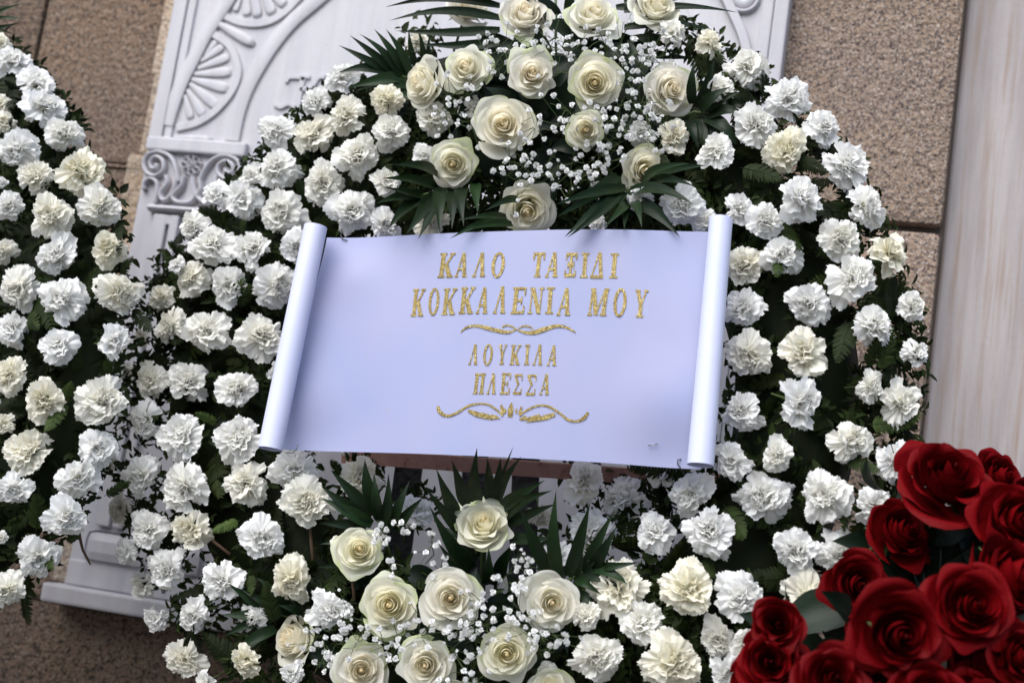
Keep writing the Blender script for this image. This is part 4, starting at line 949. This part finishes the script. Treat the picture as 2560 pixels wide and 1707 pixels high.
ROWS = [("KALO", [(300, 455, 105, 305), (445, 570, 108, 305), (592, 722, 110, 308), (742, 878, 112, 318)]), ("TAXIDI", [(1080, 1203, 118, 318), (1195, 1320, 118, 320), (1345, 1468, 122, 320), (1475, 1563, 122, 325), (1560, 1690, 118, 330), (1710, 1803, 122, 325)]),
        ("KOKKALENIA", [(80, 205, 392, 618), (218, 330, 390, 612), (335, 472, 395, 612), (480, 625, 390, 608), (625, 742, 395, 610), (768, 890, 390, 612), (912, 1052, 400, 618), (1052, 1195, 405, 618), (1190, 1283, 402, 620), (1290, 1422, 410, 632)]),
        ("MOY", [(1538, 1722, 410, 632), (1738, 1870, 408, 638), (1908, 2035, 415, 640)]),
        ("LOYKILA", [(565, 655, 858, 1025), (680, 778, 862, 1033), (805, 890, 866, 1028), (905, 1005, 870, 1032), (1020, 1083, 870, 1032), (1095, 1188, 868, 1035), (1210, 1303, 876, 1040)]),
        ("PLESSA", [(600, 715, 1097, 1265), (715, 807, 1100, 1267), (825, 925, 1098, 1270), (930, 1020, 1108, 1272), (1035, 1133, 1112, 1280), (1150, 1243, 1105, 1275)])]
KB = 660 / 2156.0
def flat(name, polys):
    mb = MB()
    for k, poly in enumerate(polys):
        V = []
        for (u, v) in poly:
            x, y = bxy(u, v); V.append((x, y, sag(x, y) + 0.0009 + 0.00006 * (k % 12)))
        mb.add(V, [tuple(range(len(V)))])
    link(name, mb.build(name, M_GOLD, False), sheet, BM)
for chars, boxes in ROWS:
    for ch, (x0, x1, y0, y1) in zip(chars, boxes):
        kx = 0.17; polys = []
        for q in LET[ch]:
            # cut every stroke into small steps so that it follows the cloth
            poly = []
            for (a, b) in q:
                aa = a * (1 - kx) + kx * b
                poly.append((1000 + (x0 + (x1 - x0) * aa) * KB, 600 + (y1 - (y1 - y0) * b) * KB))
            polys.append(poly)
        flat('letter', polys)
def ribbon(pts, widths, n=7):
    c = catmull([(1000 + x * KB, 600 + y * KB) for x, y in pts], n); L = len(c); polys = []
    ws = np.interp(np.linspace(0, 1, L), np.linspace(0, 1, len(widths)), widths) * KB
    off = []
    for i in range(L):
        d = _n(c[min(i + 1, L - 1)] - c[max(i - 1, 0)]); nn = np.array((-d[1], d[0])); off.append((c[i] + nn * ws[i] / 2, c[i] - nn * ws[i] / 2))
    for i in range(L - 1): polys.append([off[i][0], off[i + 1][0], off[i + 1][1], off[i][1]])
    return polys
flat('flourish', ribbon([(500, 762), (540, 725), (620, 708), (720, 728), (820, 755), (900, 765), (960, 745)], [6, 16, 20, 30, 32, 22, 8]) + ribbon([(845, 722), (880, 710), (930, 720), (975, 750), (1040, 770), (1110, 770), (1200, 742), (1290, 718), (1370, 728), (1445, 770)], [14, 14, 12, 10, 22, 34, 36, 24, 20, 8])
     + ribbon([(975, 742), (1020, 718), (1070, 722), (1100, 742)], [6, 14, 14, 8]))
fl = ribbon([(315, 1360), (330, 1405), (390, 1440), (470, 1418), (560, 1365), (640, 1345), (730, 1352), (800, 1395), (835, 1430)], [24, 32, 22, 18, 18, 14, 14, 16, 10]) + ribbon([(990, 1448), (1040, 1405), (1130, 1365), (1220, 1368), (1310, 1420), (1380, 1475), (1450, 1488), (1510, 1462), (1545, 1415)], [10, 16, 14, 18, 18, 20, 18, 28, 20])
for pts, w in (([(565, 1400), (640, 1430), (770, 1475)], [18, 42, 8]), ([(672, 1422), (730, 1445), (800, 1468)], [14, 28, 8]), ([(755, 1438), (790, 1450), (828, 1468)], [10, 22, 6]), ([(1275, 1432), (1200, 1458), (1042, 1494)], [26, 42, 8]), ([(1155, 1440), (1090, 1462), (995, 1478)], [20, 28, 8]), ([(1045, 1450), (1020, 1460), (985, 1476)], [10, 18, 6]),
               ([(924, 1338), (915, 1400), (910, 1455)], [6, 46, 36]), ([(838, 1355), (848, 1400), (845, 1448)], [16, 32, 12]), ([(872, 1385), (870, 1405), (862, 1425)], [8, 22, 10]), ([(1005, 1370), (995, 1410), (985, 1440)], [12, 26, 10]), ([(962, 1388), (962, 1410), (965, 1425)], [8, 20, 10])):
    fl += ribbon(pts, w, 5)
flat('flourish', fl)

# ------------------------------------------------------------------ red roses in the lower right corner
bq = thing('rose_bouquet', 'bouquet of deep red roses in front of the wreath at lower right', 'bouquet', P(2300, 1800, 1.6))
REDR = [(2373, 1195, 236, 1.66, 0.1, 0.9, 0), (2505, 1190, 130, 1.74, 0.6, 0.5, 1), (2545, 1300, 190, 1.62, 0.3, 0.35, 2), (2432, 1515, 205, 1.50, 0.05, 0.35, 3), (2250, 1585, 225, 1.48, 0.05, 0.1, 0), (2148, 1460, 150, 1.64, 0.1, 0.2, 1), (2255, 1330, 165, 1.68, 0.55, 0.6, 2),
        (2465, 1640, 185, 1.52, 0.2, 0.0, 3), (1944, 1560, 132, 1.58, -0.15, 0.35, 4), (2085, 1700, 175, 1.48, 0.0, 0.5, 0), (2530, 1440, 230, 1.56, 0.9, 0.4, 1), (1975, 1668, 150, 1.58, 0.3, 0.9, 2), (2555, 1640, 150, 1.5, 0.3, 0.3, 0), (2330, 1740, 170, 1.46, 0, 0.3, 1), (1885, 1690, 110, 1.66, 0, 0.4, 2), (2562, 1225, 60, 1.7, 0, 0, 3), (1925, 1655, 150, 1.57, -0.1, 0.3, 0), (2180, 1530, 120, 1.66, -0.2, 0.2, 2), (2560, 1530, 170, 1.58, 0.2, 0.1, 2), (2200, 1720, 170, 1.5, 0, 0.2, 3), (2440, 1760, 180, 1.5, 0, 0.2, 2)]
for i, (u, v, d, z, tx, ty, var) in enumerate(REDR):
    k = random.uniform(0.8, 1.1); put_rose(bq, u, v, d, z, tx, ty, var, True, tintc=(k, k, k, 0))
for i in range(150):
    u, v = random.uniform(1960, 2620), random.uniform(1270, 1780)
    if u < 2100 and v < 1560 or (u < 2230 and v < 1350): continue
    rose_leaf(bq, u, v, 1.72 + random.uniform(-0.03, 0.06), random.uniform(110, 190), random.uniform(0, 6.28), i + 300)
for (u, v, a, L, z) in ((2120, 1545, 3.9, 100, 1.6), (2335, 1500, 2.8, 90, 1.6), (2200, 1225, -1.9, 90, 1.72), (2540, 1540, 1.2, 120, 1.55), (2330, 1490, 0.2, 120, 1.62)):
    rose_leaf(bq, u, v, z, L, a, int(u))
mb = None
for (u, v, u1, v1) in ((2352, 1290, 2345, 1500), (2300, 1380, 2320, 1560), (2420, 1350, 2400, 1600), (2280, 1400, 2330, 1620)):
    mb = MB(); mb.tube([P(u, v, 1.70), P((u + u1) / 2 + 4, (v + v1) / 2, 1.69), P(u1, v1, 1.68)], 0.003, 7); link('stem', mb.build('stem', M_LEAF), bq)

# ------------------------------------------------------------------ what carries the left wreath and the bouquet, below the frame
def prop(parent, a, b, r0, r1, mat, name):
    mb = MB(); mb.tube([a, b], [r0, r1], 10); link(name, mb.build(name, mat), parent)
for (u, v) in ((-330, 1500), (-800, 1500)):
    a = P(u, v - 500, zp(u, v, Z_LEFT) + 0.09); prop(leftw, a, Vector((a.x, a.y - 0.05, 0.0)), 0.015, 0.015, M_BLACK, 'stand_leg')
a = P(2330, 1760, 1.62); prop(bq, a, Vector((a.x, a.y, 0.03)), 0.03, 0.02, M_BLACK, 'stand_pole'); prop(bq, Vector((a.x, a.y, 0.03)), Vector((a.x, a.y, 0.0)), 0.14, 0.16, M_BLACK, 'stand_base')
